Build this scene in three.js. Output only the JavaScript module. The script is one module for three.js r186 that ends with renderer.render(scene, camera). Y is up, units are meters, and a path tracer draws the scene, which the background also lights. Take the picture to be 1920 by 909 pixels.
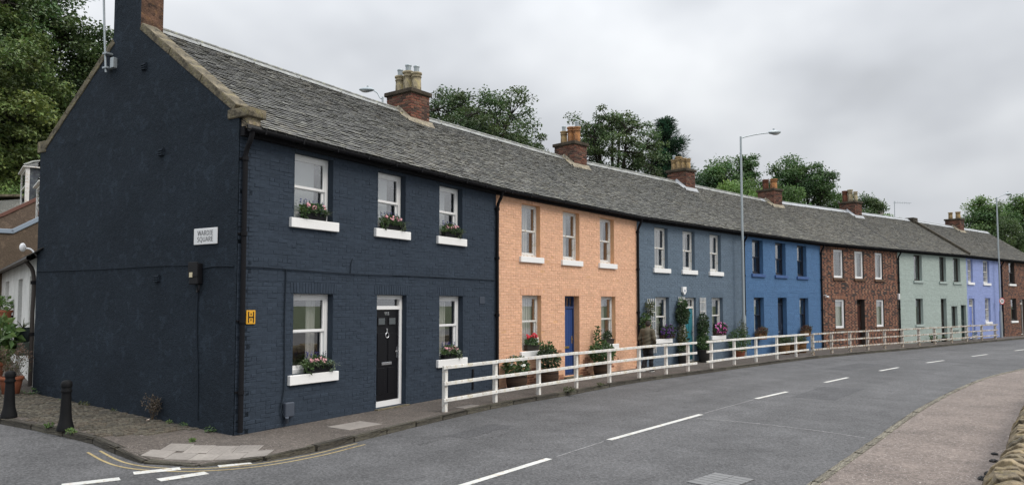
import * as THREE from 'three';
import { mergeGeometries } from 'three/addons/utils/BufferGeometryUtils.js';
import { RoundedBoxGeometry } from 'three/addons/geometries/RoundedBoxGeometry.js';
import { MarchingCubes } from 'three/addons/objects/MarchingCubes.js';
import { FontLoader } from 'three/addons/loaders/FontLoader.js';
import { TextGeometry } from 'three/addons/geometries/TextGeometry.js';

// ---------------------------------------------------------------- camera
const scene = new THREE.Scene();
const camera = new THREE.PerspectiveCamera(2 * Math.atan(494 / 1400) * 180 / Math.PI, 1920 / 988, 0.1, 5000);
camera.position.set(0, 2.3, 0);
camera.rotation.x = Math.atan(76 / 1400);
camera.setViewOffset(1920, 988, 0, 0, 1920, 909);
camera.updateMatrixWorld();

// ---------------------------------------------------------------- noise
function rng(seed) { let a = seed >>> 0; return () => { a = (a + 0x6D2B79F5) | 0; let t = Math.imul(a ^ (a >>> 15), 1 | a); t = (t + Math.imul(t ^ (t >>> 7), 61 | t)) ^ t; return ((t ^ (t >>> 14)) >>> 0) / 4294967296; }; }
const R = rng(7);
const rr = (a, b) => a + (b - a) * R();
function hash2(x, y, s) { let h = Math.imul(x, 374761393) ^ Math.imul(y, 668265263) ^ Math.imul(s, 1274126177); h = Math.imul(h ^ (h >>> 13), 1274126177); return ((h ^ (h >>> 16)) >>> 0) / 4294967296; }
function vnoise(x, y, per, s) {
  const xi = Math.floor(x), yi = Math.floor(y), fx = x - xi, fy = y - yi, u = fx * fx * (3 - 2 * fx), v = fy * fy * (3 - 2 * fy);
  const m = per ? (a => ((a % per) + per) % per) : (a => a);
  const a = hash2(m(xi), m(yi), s), b = hash2(m(xi + 1), m(yi), s), c = hash2(m(xi), m(yi + 1), s), d = hash2(m(xi + 1), m(yi + 1), s);
  return a + (b - a) * u + (c - a) * v + (a - b - c + d) * u * v;
}
function fbm(x, y, o, per, s) { let t = 0, a = .5, n = 0; for (let i = 0; i < o; i++) { t += a * vnoise(x, y, per, s + i); n += a; a *= .5; x *= 2; y *= 2; if (per) per *= 2; } return t / n; }
const clamp = (x, a = 0, b = 1) => Math.min(b, Math.max(a, x));
const sstep = (a, b, x) => { const t = clamp((x - a) / (b - a)); return t * t * (3 - 2 * t); };

// ---------------------------------------------------------------- sky: an even overcast, brighter towards the zenith, with soft cloud
{
  const w = 1024, h = 512, d = new Float32Array(w * h * 4);
  for (let j = 0; j < h; j++) for (let i = 0; i < w; i++) {
    const el = ((j + .5) / h - .5) * Math.PI, az = ((i + .5) / w - .5) * 2 * Math.PI;
    const y = Math.sin(el), cx = Math.cos(el) * Math.cos(az), cz = Math.cos(el) * Math.sin(az);
    const k = 1 / (Math.max(y, 0) + .32);
    let n = fbm(cx * k * 2.1 + 31.3, cz * k * 2.1 + 17.2, 6, 0, 5), n2 = fbm(cx * k * 5.5 + 3.3, cz * k * 5.5 + 7.2, 4, 0, 15);
    const cl = (n - .5) * 1.15 + (n2 - .5) * .46;
    const g = .595 * (1 + 3.3 * Math.pow(Math.max(0, y), 2.2)) * (1 + cl * sstep(-.02, .2, y) * .62);
    const o = (j * w + i) * 4, c = clamp(cl * 1.2, -.3, .3);
    d[o] = g * (.965 + .02 * c); d[o + 1] = g * 1.0; d[o + 2] = g * (1.05 - .05 * c); d[o + 3] = 1;
  }
  const t = new THREE.DataTexture(d, w, h, THREE.RGBAFormat, THREE.FloatType);
  t.mapping = THREE.EquirectangularReflectionMapping; t.magFilter = t.minFilter = THREE.LinearFilter; t.needsUpdate = true;
  scene.background = t; scene.environment = t;
}
// the veiled sun, seaward side of the street, very soft
const sun = new THREE.DirectionalLight(0xfff4e6, 1.5);
sun.position.set(68, 70, 3); sun.target.position.set(8, 0, -25);
sun.castShadow = true; sun.shadow.radius = 45; sun.shadow.mapSize.set(2048, 2048);
Object.assign(sun.shadow.camera, { left: -60, right: 60, top: 60, bottom: -60, near: 1, far: 220 });
scene.add(sun, sun.target);

const renderer = new THREE.WebGLRenderer({ antialias: true });
renderer.toneMapping = THREE.LinearToneMapping; renderer.toneMappingExposure = 1.1;
renderer.shadowMap.enabled = true; renderer.setSize(1024, 484);

// ---------------------------------------------------------------- names and tags
const taken = {};
function numbered(n) { const k = taken[n] = (taken[n] ?? -1) + 1; return k ? n + '_' + String(k).padStart(3, '0') : n; }
function thing(name, label, category, group, x = 0, y = 0, z = 0, turn = 0) {
  const o = new THREE.Group(); o.name = numbered(name); o.position.set(x, y, z); o.rotation.y = turn; scene.add(o);
  o.userData = { label, category }; if (group) o.userData.group = group; return o;
}
function mesh(name, geo, mat, parent = scene, stuff) {
  const m = new THREE.Mesh(geo, mat); m.name = parent === scene ? numbered(name) : name; m.castShadow = m.receiveShadow = true; parent.add(m);
  if (stuff) m.userData.kind = 'stuff'; return m;
}
function struct(name, geo, mat, label, category) { const m = mesh(name, geo, mat); m.userData = { kind: 'structure', label, category }; return m; }

// ---------------------------------------------------------------- textures
function tex(n, fn, rep, srgb = true) {
  const d = new Uint8Array(n * n * 4);
  for (let j = 0; j < n; j++) for (let i = 0; i < n; i++) {
    const c = fn(i / n, j / n, i, j), o = (j * n + i) * 4;
    if (typeof c === 'number') d[o] = d[o + 1] = d[o + 2] = clamp(c) * 255; else { d[o] = clamp(c[0]) * 255; d[o + 1] = clamp(c[1]) * 255; d[o + 2] = clamp(c[2]) * 255; }
    d[o + 3] = 255;
  }
  const t = new THREE.DataTexture(d, n, n); t.wrapS = t.wrapT = THREE.RepeatWrapping; t.magFilter = THREE.LinearFilter; t.minFilter = THREE.LinearMipmapLinearFilter; t.generateMipmaps = true;
  t.repeat.set(rep, rep); if (srgb) t.colorSpace = THREE.SRGBColorSpace; t.needsUpdate = true; return t;
}
const T = {};
T.paint = tex(512, (u, v) => .5 + (fbm(u * 48, v * 48, 3, 48, 1) - .5) * .7 + (fbm(u * 8, v * 8, 3, 8, 2) - .5) * .6, 1 / .7, false);
T.paintCol = tex(512, (u, v) => { const a = fbm(u * 6, v * 6, 5, 6, 3), b = fbm(u * 60, v * 60, 2, 60, 4); return .92 + (a - .5) * .16 + (b - .5) * .1; }, 1 / 2.3);
T.harl = tex(1024, (u, v) => { const g = fbm(u * 150, v * 150, 2, 150, 11), c = fbm(u * 10, v * 12, 4, 0, 12), e = fbm(u * 30, v * 30, 3, 30, 13); return .45 + (g - .5) * .5 + (e - .5) * .55 + (fbm(u * 5, v * 5, 3, 5, 14) - .5) * .5; }, 1 / 2.4, false);
T.harlCol = tex(1024, (u, v) => { const a = fbm(u * 4, v * 4, 5, 4, 21), b = fbm(u * 26, v * 14, 4, 0, 22), c = fbm(u * 128, v * 128, 2, 128, 23), sc = sstep(.62, .72, fbm(u * 20, v * 20, 4, 20, 24)); return .80 + (a - .5) * .16 + (c - .5) * .20 + sc * .11; }, 1 / 3.1);
T.tar = tex(1024, (u, v, i, j) => { const s = hash2(i >> 1, j >> 1, 31), f = fbm(u * 128, v * 128, 2, 128, 32), m = fbm(u * 8, v * 8, 4, 8, 33); const chip = s > .93 ? .22 : s < .1 ? -.16 : 0; const g = .74 + (f - .5) * .42 + (m - .5) * .16 + chip; return [g, g, g * 1.01]; }, 1 / 3.2);
T.tarB = tex(1024, (u, v, i, j) => .5 + (hash2(i >> 1, j >> 1, 31) - .5) * .5 + (fbm(u * 128, v * 128, 2, 128, 32) - .5) * .9, 1 / 3.2, false);
T.chip = tex(1024, (u, v, i, j) => { const s = vnoise(u * 256, v * 256, 256, 41), f = fbm(u * 90, v * 90, 3, 90, 42), m = fbm(u * 6, v * 6, 4, 6, 43); const c = s > .86 ? .38 : s < .14 ? -.2 : 0; const g = .66 + (f - .5) * .3 + (m - .5) * .2 + c; return [g, g * (c > 0 ? 1 : .965), g * (c > 0 ? 1 : .93)]; }, 1 / 3.4);
T.stone = tex(512, (u, v) => { const a = fbm(u * 5, v * 5, 5, 5, 51), b = fbm(u * 70, v * 70, 2, 70, 52), l = sstep(.58, .7, fbm(u * 12, v * 12, 4, 12, 53)), d = sstep(.6, .72, fbm(u * 9, v * 9, 4, 9, 54)); const g = .74 + (a - .5) * .5 + (b - .5) * .25 - d * .22; return [g + l * .1, g * .97 + l * .1, g * .9 + l * .02]; }, 1 / .8);
T.stoneB = tex(512, (u, v) => .5 + (fbm(u * 24, v * 24, 4, 24, 51) - .5) * 1.2, 1 / .8, false);
T.slate = tex(512, (u, v) => { const a = fbm(u * 8, v * 5, 5, 0, 61), b = fbm(u * 60, v * 60, 2, 60, 62), l = sstep(.57, .68, fbm(u * 16, v * 16, 4, 16, 63)); const g = .68 + (a - .5) * .4 + (b - .5) * .22; return [g + l * .2, g + l * .2, g + l * .13]; }, 1 / 1.7);
T.worn = tex(512, (u, v) => { const a = sstep(.62, .74, fbm(u * 10, v * 10, 5, 10, 71)), b = sstep(.66, .72, fbm(u * 30, v * 30, 4, 30, 72)), m = fbm(u * 5, v * 5, 4, 5, 73); const g = .95 - (m - .5) * .12; return [g - a * .06 - b * .12, g - a * .08 - b * .18, g - a * .13 - b * .25]; }, 1 / 1.3);
T.rusty = tex(512, (u, v) => { const a = sstep(.5, .66, fbm(u * 9, v * 9, 5, 9, 75)), b = sstep(.6, .66, fbm(u * 22, v * 22, 4, 22, 76)), g = .86; return [g - a * .2 - b * .3, g - a * .28 - b * .48, g - a * .4 - b * .56]; }, 1 / 1.1);
T.wood = tex(512, (u, v) => { const a = fbm(u * 3, v * 60, 4, 0, 81), b = fbm(u * 12, v * 120, 2, 0, 82); const g = .7 + (a - .5) * .6 + (b - .5) * .3; return [g, g * .93, g * .84]; }, 1 / .9);

const lin = (r, g, b) => new THREE.Color().setRGB(r, g, b);
function std(c, rough = .8, o = {}) { return new (o.specularIntensity != null ? THREE.MeshPhysicalMaterial : THREE.MeshStandardMaterial)({ color: Array.isArray(c) ? lin(...c) : c, roughness: rough, ...o }); }
const M = {
  whiteU: std([.80, .80, .80], .35), white: std([.74, .74, .72], .5, { map: T.worn }), sillW: std([.82, .82, .81], .6, { bumpMap: T.paint, bumpScale: .003 }),
  black: std([.009, .009, .011], .5, { specularIntensity: .4 }), gutter: std([.007, .007, .009], .8, { specularIntensity: .4 }), iron: std([.006, .0065, .0075], .7, { specularIntensity: .4, bumpMap: T.paint, bumpScale: .002 }),
  chrome: std([.7, .7, .72], .22, { metalness: 1 }), steel: std([.36, .40, .42], .5, { metalness: .55 }), zinc: std([.42, .46, .52], .5, { map: T.stone }), lead: std([.44, .46, .48], .6, { map: T.paintCol }),
  sand: std([.275, .25, .20], .95, { map: T.stone, bumpMap: T.stoneB, bumpScale: .012 }), mortarW: std([.50, .47, .42], .95, { map: T.stone, bumpMap: T.stoneB, bumpScale: .01 }),
  inner: std([.30, .29, .27], .95), net: std([.62, .62, .60], .95, { side: THREE.DoubleSide }), curtain: std([.42, .42, .40], .95, { side: THREE.DoubleSide }), dark: std([.03, .028, .026], .9),
  terracotta: std([.42, .14, .07], .8, { map: T.paintCol }), buff: std([.58, .43, .26], .85, { map: T.stone }), oran: std([.56, .27, .125], .8, { map: T.stone }), cream: std([.60, .54, .42], .85, { map: T.stone }), redpot: std([.24, .09, .055], .85, { map: T.stone }),
  barrel: std([.085, .055, .038], .85, { map: T.wood }), crate: std([.36, .22, .11], .85, { map: T.wood }),
  slateBase: std([.05, .05, .05], .9),
};
M.glass = new THREE.MeshPhysicalMaterial({ color: 0xffffff, roughness: 0.0, transmission: 1, thickness: 0, ior: 2.3 });
M.leaf = new THREE.MeshPhysicalMaterial({ color: 0xffffff, vertexColors: true, roughness: .9, transmission: .32, thickness: 0, side: THREE.DoubleSide });
M.petal = std([1, 1, 1], .8, { vertexColors: true, side: THREE.DoubleSide });

// ---------------------------------------------------------------- geometry collector (flat-shaded, uv in metres)
class B {
  constructor() { this.p = []; this.n = []; this.u = []; this.c = []; }
  tri(a, b, c, col) {
    const ux = b[0] - a[0], uy = b[1] - a[1], uz = b[2] - a[2], vx = c[0] - a[0], vy = c[1] - a[1], vz = c[2] - a[2];
    let nx = uy * vz - uz * vy, ny = uz * vx - ux * vz, nz = ux * vy - uy * vx; const l = Math.hypot(nx, ny, nz) || 1; nx /= l; ny /= l; nz /= l;
    const ax = Math.abs(nx), ay = Math.abs(ny), az = Math.abs(nz);
    for (const q of [a, b, c]) {
      this.p.push(q[0], q[1], q[2]); this.n.push(nx, ny, nz);
      if (ay >= ax && ay >= az) this.u.push(q[0], q[2]); else if (ax >= az) this.u.push(q[2], q[1]); else this.u.push(q[0], q[1]);
      if (col) this.c.push(col[0], col[1], col[2]);
    }
  }
  quad(a, b, c, d, col) { this.tri(a, b, c, col); this.tri(a, c, d, col); return this; }
  box(x0, y0, z0, x1, y1, z1, col, m) {
    const v = []; for (const z of [z0, z1]) for (const y of [y0, y1]) for (const x of [x0, x1]) { const t = new THREE.Vector3(x, y, z); if (m) t.applyMatrix4(m); v.push([t.x, t.y, t.z]); }
    this.quad(v[4], v[5], v[7], v[6], col); this.quad(v[1], v[0], v[2], v[3], col); this.quad(v[0], v[4], v[6], v[2], col); this.quad(v[5], v[1], v[3], v[7], col); this.quad(v[6], v[7], v[3], v[2], col); this.quad(v[0], v[1], v[5], v[4], col); return this;
  }
  geo(g, m, col) {
    if (g.index) g = g.toNonIndexed(); const P = g.attributes.position.array, N = g.attributes.normal.array, U = g.attributes.uv?.array, p = this.p, n = this.n;
    const e = m ? m.elements : [1, 0, 0, 0, 0, 1, 0, 0, 0, 0, 1, 0, 0, 0, 0, 1], ne = new THREE.Matrix3(); if (m) ne.getNormalMatrix(m); const q = ne.elements;
    for (let i = 0; i < P.length; i += 3) {
      const x = P[i], y = P[i + 1], z = P[i + 2], a = N[i], b = N[i + 1], c = N[i + 2];
      p.push(e[0] * x + e[4] * y + e[8] * z + e[12], e[1] * x + e[5] * y + e[9] * z + e[13], e[2] * x + e[6] * y + e[10] * z + e[14]);
      const nx = q[0] * a + q[3] * b + q[6] * c, ny = q[1] * a + q[4] * b + q[7] * c, nz = q[2] * a + q[5] * b + q[8] * c, l = Math.hypot(nx, ny, nz) || 1; n.push(nx / l, ny / l, nz / l);
      this.u.push(U ? U[i / 3 * 2] : 0, U ? U[i / 3 * 2 + 1] : 0); if (col) this.c.push(col[0], col[1], col[2]);
    }
    return this;
  }
  // tapered limb between two points
  limb(a, b, r0, r1, seg = 7, col) {
    const A = new THREE.Vector3(...a), Bv = new THREE.Vector3(...b), d = Bv.clone().sub(A).normalize(), s = Math.abs(d.y) < .9 ? new THREE.Vector3(0, 1, 0) : new THREE.Vector3(1, 0, 0);
    const x = new THREE.Vector3().crossVectors(s, d).normalize(), y = new THREE.Vector3().crossVectors(d, x);
    const L = A.distanceTo(Bv);
    const pt = (o, r, k) => { const t = k / seg * Math.PI * 2; return new THREE.Vector3().copy(o).addScaledVector(x, Math.cos(t) * r).addScaledVector(y, Math.sin(t) * r); };
    for (let k = 0; k < seg; k++) {
      const q = [pt(A, r0, k), pt(A, r0, k + 1), pt(Bv, r1, k + 1), pt(Bv, r1, k)], id = [0, 1, 2, 0, 2, 3];
      for (const i of id) { const v = q[i], kk = (i === 0 || i === 3) ? k : k + 1, t = kk / seg * Math.PI * 2; const nn = new THREE.Vector3().addScaledVector(x, Math.cos(t)).addScaledVector(y, Math.sin(t)); this.p.push(v.x, v.y, v.z); this.n.push(nn.x, nn.y, nn.z); this.u.push(kk / seg * r0 * 6, i < 2 ? 0 : L); if (col) this.c.push(...col); }
    }
    return this;
  }
  build() {
    const g = new THREE.BufferGeometry(); g.setAttribute('position', new THREE.Float32BufferAttribute(this.p, 3)); g.setAttribute('normal', new THREE.Float32BufferAttribute(this.n, 3)); g.setAttribute('uv', new THREE.Float32BufferAttribute(this.u, 2));
    if (this.c.length) g.setAttribute('color', new THREE.Float32BufferAttribute(this.c, 3)); return g;
  }
}
const bx = (x0, y0, z0, x1, y1, z1) => new B().box(x0, y0, z0, x1, y1, z1).build();
function rbox(x0, y0, z0, x1, y1, z1, r = .01) { const g = new RoundedBoxGeometry(x1 - x0, y1 - y0, z1 - z0, 2, r); g.translate((x0 + x1) / 2, (y0 + y1) / 2, (z0 + z1) / 2); const p = g.attributes.position, n = g.attributes.normal, u = g.attributes.uv; for (let i = 0; i < p.count; i++) { const ax = Math.abs(n.getX(i)), ay = Math.abs(n.getY(i)), az = Math.abs(n.getZ(i)); if (ay >= ax && ay >= az) u.setXY(i, p.getX(i), p.getZ(i)); else if (ax >= az) u.setXY(i, p.getZ(i), p.getY(i)); else u.setXY(i, p.getX(i), p.getY(i)); } return g; }
function tube(pts, r, seg = 24, rad = 8) { return new THREE.TubeGeometry(new THREE.CatmullRomCurve3(pts.map(p => new THREE.Vector3(...p)), false, 'centripetal'), seg, r, rad, false); }
function lathe(pr, seg = 20) { return new THREE.LatheGeometry(pr.map(p => new THREE.Vector2(p[0], p[1])), seg); }
function mat4(x, y, z, q, sx = 1, sy = 1, sz = 1) { return new THREE.Matrix4().compose(new THREE.Vector3(x, y, z), q || new THREE.Quaternion(), new THREE.Vector3(sx, sy, sz)); }
const quat = (x, y, z) => new THREE.Quaternion().setFromEuler(new THREE.Euler(x, y, z));

// pieces: the n nearest the camera become meshes of their own, the rest one joined part
function pieces(parent, name, list, variants, tones, base, n, restName) {
  parent.updateWorldMatrix(true, false);
  const v = new THREE.Vector3();
  for (const q of list) q.d = v.setFromMatrixPosition(q.m).applyMatrix4(parent.matrixWorld).distanceTo(camera.position);
  list.sort((a, b) => a.d - b.d);
  const mats = n ? tones.map(c => { const m = base.clone(); m.color.setRGB(...c); return m; }) : [];
  const b = new B();
  list.forEach((q, i) => {
    if (i < n) { const m = mesh(name, variants[q.v], mats[q.t], parent); q.m.decompose(m.position, m.quaternion, m.scale); }
    else b.geo(variants[q.v], q.m, tones[q.t]);
  });
  if (list.length > n) { const m = base.clone(); m.color.setRGB(1, 1, 1); m.vertexColors = true; mesh(restName, b.build(), m, parent, true); }
}
// brick face variants: unit width and height, arris rounded off, front towards +z (depth in metres)
const brickV = [];
for (let k = 0; k < 8; k++) {
  const b = new B(), j = () => rr(-.035, .035), z = () => rr(.005, .0115), o = [[-.5, -.5], [.5, -.5], [.5, .5], [-.5, .5]];
  const back = o.map(p => [p[0], p[1], -.004]), f = o.map(p => [p[0] * .955 + j() * .3, p[1] * .80 + j(), z()]);
  b.quad(f[0], f[1], f[2], f[3]); for (let i = 0; i < 4; i++) b.quad(back[i], back[(i + 1) % 4], f[(i + 1) % 4], f[i]);
  const g = b.build(), u = g.attributes.uv; for (let i = 0; i < u.count; i++) u.setXY(i, (u.getX(i) * .215 + k * .31), u.getY(i) * .065 + k * .17);
  brickV.push(g);
}
// slates: unit width, z = down-slope from 0 (head) to 1 (tail, scaled), y = lift
const slateV = [];
for (let k = 0; k < 8; k++) {
  const b = new B(), t = rr(.026, .036), l = () => rr(-.015, .015), e0 = 1 + l(), e1 = 1 + l(), ch = R() < .4 ? rr(.03, .08) : .005;
  const A = [-.5, .004, 0], Bq = [.5, .004, 0], C = [.49, t + rr(-.003, .003), e1 - ch], D = [-.49, t + rr(-.003, .003), e0], C2 = [.45, t, e1];
  b.tri(A, D, C2); b.tri(A, C2, C); b.tri(A, C, Bq);
  const lo = p => [p[0], p[1] - .008, p[2]]; b.quad(lo(D), lo(C2), C2, D); b.quad(lo(C2), lo(C), C, C2); b.quad(lo(C), lo(Bq), Bq, C); b.quad(lo(A), lo(D), D, A);
  const g = b.build(), u = g.attributes.uv; for (let i = 0; i < u.count; i++) u.setXY(i, u.getX(i) * .24 + k * .37, u.getY(i) * .3 + k * .23);
  slateV.push(g);
}

// ================================================================ ground, road, pavements
const P = [[-4.87, -13.2], [-.44, -20.4], [4.53, -27], [10.18, -32.8], [15.95, -38.5], [22.42, -43.3], [29.64, -48.6], [34.51, -52.6], [40.73, -57.63]];
const ang = [], len = []; for (let i = 0; i < 8; i++) { const dx = P[i + 1][0] - P[i][0], dz = P[i + 1][1] - P[i][1]; ang.push(Math.atan2(-dz, dx)); len.push(Math.hypot(dx, dz)); }
const bk = [-.852, -.524];
function gr(x, z) { const s = (x - P[0][0]) * bk[0] + (z - P[0][1]) * bk[1]; return .046 * clamp(s, 0, 14); }
function gh(x, z) { return gr(x, z) - .082 * Math.exp(-(((x + 4.75) / 1.0) ** 4) - (((z + 11.3) / .8) ** 4)); }
const ROAD = -.1;
const kerbL = [[-24, -24], [-16, -18.6], [-11.6, -15.5], [-9.42, -13.95], [-8.27, -13.4], [-6.81, -12.53], [-5.95, -11.75], [-5.36, -11.35], [-4.7, -11.22], [-4.05, -11.42], [-3.41, -12.08], [-2.92, -12.94], [-1.72, -15.2], [-.3, -17.6], [1.41, -19.8], [3.65, -22.9], [6.29, -25.75], [9.9, -29.6], [12.8, -32.6], [16.7, -36], [21.1, -39.6], [26.4, -44.2], [32.3, -49.2], [38.6, -54.3], [46, -60]];
const kerbR = [[-12, 12], [-7, 4.6], [-3, -.6], [1.2, -6.1], [4.15, -10.07], [6.05, -12.61], [9.47, -17.15], [14.75, -23.37], [18.17, -26.66], [24, -32], [32, -38.6], [44, -48]];
const wallR = [[3.6, 12], [3.4, 4], [3.5, -1], [3.9, -4.5], [4.7, -7.4], [6.28, -9.5], [7.16, -10.74], [8.97, -13.16], [12.3, -17.4], [15.9, -21.4], [20.5, -26], [27, -31.5], [36, -38.5]];
const curve = pts => new THREE.CatmullRomCurve3(pts.map(p => new THREE.Vector3(p[0], 0, p[1])), false, 'centripetal');
const cKL = curve(kerbL), cKR = curve(kerbR), cWR = curve(wallR); for (const c of [cKL, cKR, cWR]) c.arcLengthDivisions = 800;
struct('ground', (() => { const g = new THREE.CircleGeometry(900, 64); g.rotateX(-Math.PI / 2); g.translate(0, -.4, 0); return g; })(), std([.055, .075, .03], 1), 'rough green ground around the terrace', 'ground');
// centre of the carriageway, for wear that runs along the lanes
const mid = []; for (let i = 0; i <= 60; i++) { const a = cKR.getPointAt(i / 60 * .92), u = i / 60; let best = null, bd = 1e9; for (let k = 0; k <= 120; k++) { const q = cKL.getPointAt(.24 + k / 120 * .76); const d = q.distanceTo(a); if (d < bd) { bd = d; best = q; } } mid.push([(a.x + best.x) / 2, (a.z + best.z) / 2, bd]); }
{
  const x0 = -34, x1 = 48, z0 = -64, z1 = 14, st = .4, nx = Math.round((x1 - x0) / st), nz = Math.round((z1 - z0) / st), p = [], c = [], u = [], id = [];
  for (let j = 0; j <= nz; j++) for (let i = 0; i <= nx; i++) {
    const x = x0 + i * st, z = z0 + j * st; p.push(x, gr(x, z) + ROAD, z); u.push(x, z);
    // signed distance from the centre line
    let bd = 1e9, sg = 0, sAt = 0; for (let k = 0; k < mid.length - 1; k++) { const a = mid[k], b = mid[k + 1], dx = b[0] - a[0], dz = b[1] - a[1], t = clamp(((x - a[0]) * dx + (z - a[1]) * dz) / (dx * dx + dz * dz)), ex = x - a[0] - dx * t, ez = z - a[1] - dz * t, d = Math.hypot(ex, ez); if (d < bd) { bd = d; sg = Math.sign(ex * dz - ez * dx); sAt = k + t; } }
    const t = bd * sg, lane = fbm(t * 1.3 + 50, sAt * .22, 3, 0, 91), blot = fbm(x * .35 + 9, z * .35 + 4, 4, 0, 92);
    const oil = sstep(.60, .70, fbm(x * .9 + 40, z * .9 + 11, 4, 0, 97)); let g = 1 + (lane - .5) * .52 + (blot - .5) * .26 - oil * .13;
    c.push(.152 * g, .151 * g, .151 * g);
  }
  for (let j = 0; j < nz; j++) for (let i = 0; i < nx; i++) { const a = j * (nx + 1) + i, b = a + 1, d = a + nx + 1, e = d + 1; id.push(a, d, b, b, d, e); }
  const g = new THREE.BufferGeometry(); g.setAttribute('position', new THREE.Float32BufferAttribute(p, 3)); g.setAttribute('uv', new THREE.Float32BufferAttribute(u, 2)); g.setAttribute('color', new THREE.Float32BufferAttribute(c, 3)); g.setIndex(id); g.computeVertexNormals();
  var road = struct('road', g, std([1.06, 1.06, 1.06], .82, { map: T.tar, bumpMap: T.tarB, bumpScale: .006, vertexColors: true }), 'worn grey asphalt road curving past the terrace', 'road');
}
// a flat strip laid on the road or pavement between two polylines
function strip(left, right, y, seg = 1) { const b = new B(); for (let i = 0; i < left.length - 1; i++) { const f = q => [q[0], gr(q[0], q[1]) + y, q[1]]; b.quad(f(left[i]), f(right[i]), f(right[i + 1]), f(left[i + 1])); } const g = b.build(); const n = g.attributes.normal; for (let i = 0; i < n.count; i++) if (n.getY(i) < 0) n.setXYZ(i, -n.getX(i), -n.getY(i), -n.getZ(i)); return g; }
function along(pts, w, from = 0, to = 1, n = 16) { const c = curve(pts), l = [], r = []; for (let i = 0; i <= n; i++) { const t = from + (to - from) * i / n, q = c.getPointAt(t), d = c.getTangentAt(t); l.push([q.x - d.z * w / 2, q.z + d.x * w / 2]); r.push([q.x + d.z * w / 2, q.z - d.x * w / 2]); } return [r, l]; }
const paintW = std([.60, .60, .57], .8, { map: T.worn, bumpMap: T.tarB, bumpScale: .004 }), paintY = std([.40, .32, .16], .85, { map: T.worn, bumpMap: T.tarB, bumpScale: .004 });
const dashes = [[-1.9, -8.3, .58, -11.75], [1.72, -13.35, 4.12, -16.41], [6.2, -19.1, 7.55, -20.62], [9.61, -23.05, 11, -24.58], [13.25, -27.02, 14.66, -28.46], [16.98, -30.7, 18.42, -31.98], [21.14, -34.45, 22.75, -35.86], [25.9, -38.6, 27.6, -40.05], [30.6, -42.7, 32.3, -44.2]];
for (const [a, b, c, d] of dashes) { const [l, r] = along([[a, b], [c, d]], .12); mesh('lane_marking', strip(l, r, ROAD + .005), paintW, road); }
for (const q of [[[-5.97, -10.03], [-5.40, -10.41]], [[-5.38, -10.74], [-4.85, -11.05]], [[-4.83, -10.33], [-4.35, -10.77]], [[-6.9, -9.1], [-6.3, -9.5]]]) { const [l, r] = along(q, .2); mesh('give_way_line', strip(l, r, ROAD + .005), paintW, road); }
{ const q = [[-4.35, -11.19], [-3.95, -11.43]]; const [l, r] = along(q, .16); mesh('give_way_line', strip(l, r, ROAD + .006), paintW, road); }
{ const L = cKL.getLength(), sA = 800; let s0 = 0, s1 = 0, b0 = 1e9, b1 = 1e9; for (let i = 0; i <= sA; i++) { const q = cKL.getPointAt(i / sA), a = Math.hypot(q.x + 6.55, q.z + 12.3), b = Math.hypot(q.x + 2.85, q.z + 13.1); if (a < b0) { b0 = a; s0 = i / sA; } if (b < b1) { b1 = b; s1 = i / sA; } }
  for (const o of [.16, .34]) { const l = [], r = [], n = 40; for (let i = 0; i <= n; i++) { const t = s0 + (s1 - s0) * i / n, q = cKL.getPointAt(t), d = cKL.getTangentAt(t), nx = -d.z, nz = d.x; l.push([q.x + nx * o, q.z + nz * o]); r.push([q.x + nx * (o + .042), q.z + nz * (o + .042)]); } mesh('yellow_line', strip(l, r, ROAD + .004), paintY, road); } }
{ const seam = std([.40, .40, .39], .9, { map: T.tar }); let [l, r] = along([[3.9, -15.85], [4.9, -15.2], [5.9, -14.2], [6.35, -13.55]], .05, 0, 1, 20); mesh('sealed_joint', strip(l, r, ROAD + .004), seam, road);
  [l, r] = along([[.7, -11.9], [1.6, -13.2]], .03); mesh('sealed_joint', strip(l, r, ROAD + .004), seam, road); [l, r] = along([[4.25, -16.6], [6.1, -18.95]], .03); mesh('sealed_joint', strip(l, r, ROAD + .004), seam, road);
  const mc = mesh('manhole_cover', (() => { const b = new B(); for (let i = 0; i < 6; i++) for (let k = 0; k < 2; k++) b.box(i * .13 + .006, 0, k * .3 + .006, i * .13 + .124, .012, k * .3 + .294); return b.build(); })(), std([.20, .20, .20], .65, { map: T.paintCol }), road); mc.position.set(2.35, ROAD + .001, -10.2); mc.rotation.y = .8; }

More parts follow.
